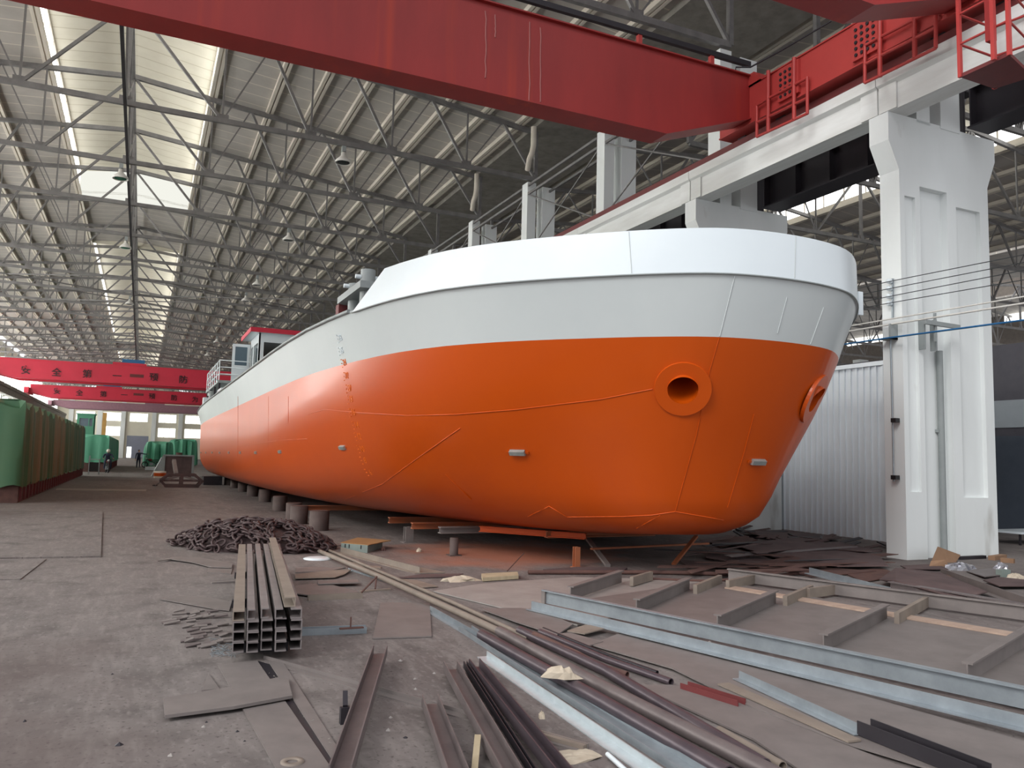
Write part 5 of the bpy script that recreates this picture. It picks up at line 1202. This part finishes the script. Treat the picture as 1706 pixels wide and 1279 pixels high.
# ochre jib post, cart, cabin
yy = 110; a = at(174, 700, 1, yy); k = MB(); k.box((a.x-.22, yy, 0), (a.x+.22, yy+.45, at(174, 687, 1, yy).z)); k.box((a.x-.3, yy-.05, 0), (a.x+.3, yy+.5, .05))
tag(k.build('jib_post', M['yellow']), 'tall ochre yellow post rising behind the bright green tarpaulin block', 'post')
r = thing('work_cart', 'pale tubular work cart beside the far end of the green covered block', 'cart', (fl(154, 789).x, fl(154, 789).y, 0)); p = fl(147, 790); w_ = .6
for x in (0, w_): 
    for y in (0, .7): MB().bar((p.x+x, p.y+y, 0), (p.x+x, p.y+y, 1.25 if x == 0 else 1.0), .05).build('cart_post', M['greytank'], r)
MB().box((p.x-.05, p.y-.05, .98), (p.x+w_+.05, p.y+.75, 1.03)).build('cart_top', M['greytank'], r); MB().box((p.x, p.y, .2), (p.x+w_, p.y+.7, .8)).build('cart_box', M['black'], r)
yy = 118; xa, xb, za, zb_ = at(128, 700, 1, yy).x, at(158, 700, 1, yy).x, at(140, 725, 1, yy).z, at(140, 690, 1, yy).z
r = thing('control_cabin', 'dark green glazed control cabin on legs above the far green tarps', 'cabin', ((xa+xb)/2, yy, 0))
k = MB(); wall_with(k, (xa, yy, 0), (xb, yy, 0), za, zb_, [(.3, (xb-xa)*.65, za+1.2, zb_-.5), ((xb-xa)*.7, xb-xa-.25, za+1.2, zb_-.5)]); wall_with(k, (xb, yy, 0), (xb, yy+2, 0), za, zb_, [(.3, 1.7, za+1.2, zb_-.5)])
k.box((xa, yy, za-.1), (xb, yy+2, za)); k.box((xa-.1, yy-.1, zb_), (xb+.1, yy+2.1, zb_+.12)); k.build('cabin_walls', M['tarp2'], r)
MB().box((xa+.1, yy+.1, za+.9), (xb-.1, yy+.14, zb_-.3)).build('cabin_glass', M['blueglass'], r)
for x in (xa+.1, xb-.1): 
    for y in (yy+.1, yy+1.9): MB().bar((x, y, 0), (x, y, za-.1), .15).build('cabin_leg', M['greytank'], r)
# ------------------------------------------------------------------ cables and pipes at the near column
def along(label, ya, yb_, name, m, r, x=12.86, sag=.0, cat='cable', yfar=36):
    A, B_ = at(1485, ya, 0, x), at(1706, yb_, 0, x); s = (B_.z-A.z)/(B_.y-A.y)
    pts = []
    y = 2.5
    while y <= yfar:
        z = A.z+s*(y-A.y) if y < A.y else A.z+s*.25*(y-A.y)-sag*math.sin((y-A.y)/3)**2*.3
        pts.append((x, y, z)); y += .6
    tag(MB().tube(pts, r, 6).build(name, M[m]), label, cat)
for i, (a, b) in enumerate(((468, 424), (480, 437), (493, 450), (504, 466))):
    along('thin dark cable on the white column insulators, %s from the top' % ORD[i], a, b, 'power_cable', 'wiredark', .008, 12.86)
along('pale conduit pipe crossing the near white column, upper one', 531, 494, 'conduit', 'lampwhite', .014, 12.84, 0, 'pipe'); along('pale conduit pipe crossing the near white column, lower one', 540, 505, 'conduit', 'lampwhite', .018, 12.84, 0, 'pipe')
along('bright blue hose strung across the near white column', 562, 533, 'blue_hose', 'bluehose', .018, 12.8, .0, 'hose')
r = thing('insulator_rack', 'small rack of four white insulators on the near white column', 'insulators', at(1487, 506, 0, 12.95))
k = MB(); a, b = at(1487, 464, 0, 12.97), at(1487, 530, 0, 12.97); k.bar(a, b, .03, .03, (0, 1, 0)); k.build('rack_bar', M['galv'], r)
for py in (469, 481, 494, 506): k = MB(); p = at(1484, py, 0, 12.95); k.lathe([(1e-3, 0), (.045, 0), (.05, .03), (.03, .045), (.05, .06), (.045, .09), (1e-3, .09)], p, 12, 0, (-1, 0, 0)); k.build('insulator', M['bulwhite'], r)
k = MB(); k.tube([at(1483, 545, 0, 12.93), at(1487, 700, 0, 12.93), at(1489, 802, 0, 12.93)], .016, 8); r = tag(k.build('riser_pipe', M['galv']), 'thin vertical riser pipe with two taps on the near white column', 'pipe')
for py in (700, 795): p = at(1490, py, 0, 12.9); MB().box((p.x-.05, p.y-.07, p.z-.04), (p.x+.06, p.y+.04, p.z+.04)).build('tap', M['black'], r)
k = MB(); k.box((12.8, 10.75, at(1488, 565, 0, 12.9).z), (12.999, 10.79, at(1488, 540, 0, 12.9).z)); k.box((12.8, 10.75, at(1488, 565, 0, 12.9).z), (12.999, 11.0, at(1488, 565, 0, 12.9).z+.03)); tag(k.build('pipe_bracket', M['greytank']), 'steel bracket carrying conduits on the near white column', 'bracket')
z0_, z1_ = .05, at(1585, 590, 1, 10.9).z; k = MB(); k.tube([(14.1, 10.72, z0_), (14.1, 10.72, z1_)], .06, 12); k.box((14.02, 10.72, 2.4), (14.18, 10.795, 2.46)); tag(k.build('drain_pipe', M['greytank']), 'grey drain pipe in the slot between the near column limbs', 'pipe')
a, b = at(1541, 536, 1, 10.4), at(1598, 545, 1, 10.4); k = MB(); k.bar(a, b, .06, .08); k.bar((a.x+.3, 10.42, a.z-.35), (a.x+.3, 10.42, a.z+.2), .04, .04, (1, 0, 0)); k.box((a.x+.1, 10.5, a.z-.5), (a.x+.14, 10.63, a.z+.1)); k.box((a.x+.42, 10.5, a.z-.5), (a.x+.46, 10.63, a.z+.1)); tag(k.build('steel_bracket', M['greytank']), 'dark steel bracket arm on the near column between its limbs', 'bracket')
# white table before the slate wall
p = fl(1702, 906); r = thing('white_table', 'small white topped table before the slate wall of the next bay', 'table', p)
z_ = at(1702, 884, 1, p.y).z
MB().box((p.x-.45, p.y-.3, z_-.05), (p.x+.9, p.y+.5, z_)).build('table_top', M['bulwhite'], r)
for x in (-.38, .8): 
    for y in (-.22, .42): MB().bar((p.x+x, p.y+y, 0), (p.x+x, p.y+y, z_-.05), .04, .04, (1, 0, 0)).build('leg', M['charred'], r)
# rain pipes at the eaves, valley gutter
for i, k_ in enumerate((2, 3, 4)):
    y = Y0+PITCH*k_-.9; m = MB(); m.tube([(13.3, y, 14.75), (13.3, y, 14.0), (13.3, y+.1, 13.75), (13.35, y+.45, 13.6), (13.45, y+.8, 13.3)], .11, 12); tag(m.build('rain_pipe', M['rib']), 'pale rain pipe elbow under the eaves, %s from the big red crane' % ORD[i], 'pipe')
m = MB(); m.box((13.6, 4, 14.98), (17.3, 200, 15.5)); struct(m.build('trim_90', M['concdark'], origin=(14.1, 4, 15)))
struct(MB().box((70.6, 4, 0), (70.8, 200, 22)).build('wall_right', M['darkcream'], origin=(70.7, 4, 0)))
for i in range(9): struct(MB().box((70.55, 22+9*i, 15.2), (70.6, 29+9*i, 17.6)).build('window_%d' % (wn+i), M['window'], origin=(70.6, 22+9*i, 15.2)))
roof_half(RX2+2*HS+.6, -1, 4, 200, 'ceiling_outer_left'); roof_half(RX2+2*HS+.6, 1, 4, 200, 'ceiling_outer_right')
for k in range(1, 13):
    t = copy_tree(tr, None, (RX2+2*HS+.6, Y0+PITCH*k, BZ)); t['group'] = 'trusses of the outermost bay'; t['label'] = '%s steel truss of the outermost bay, far beyond the column row' % ORD[k-1]
# ------------------------------------------------------------------ light
w = bpy.data.worlds.new('world'); S.world = w; w.use_nodes = True
bg = w.node_tree.nodes['Background']; bg.inputs[0].default_value = lin((240, 242, 246)); bg.inputs[1].default_value = 1.0
def area(name, loc, sx, sy, power, rot, col=(250, 250, 246)):
    ld = bpy.data.lights.new(name, 'AREA'); ld.shape = 'RECTANGLE'; ld.size = sx; ld.size_y = sy; ld.energy = power; ld.color = lin(col)[:3]
    o = bpy.data.objects.new(name, ld); COL.objects.link(o); o.location = loc; o.rotation_euler = rot; return o
sl = bpy.data.lights.new('sun', 'SUN'); sl.energy = 1.35; sl.angle = math.radians(22); sl.color = (1.0, .985, .96)
so = bpy.data.objects.new('sun', sl); COL.objects.link(so); so.rotation_euler = V((.75, .45, -.6)).to_track_quat('-Z', 'Y').to_euler()
vs = S.view_settings; vs.view_transform = 'Standard'; vs.look = 'None'; vs.gamma = 1.0; vs.use_curve_mapping = False; vs.exposure = 0.34
S.cycles.use_denoising = True
S.cycles.max_bounces = 8; S.cycles.diffuse_bounces = 5
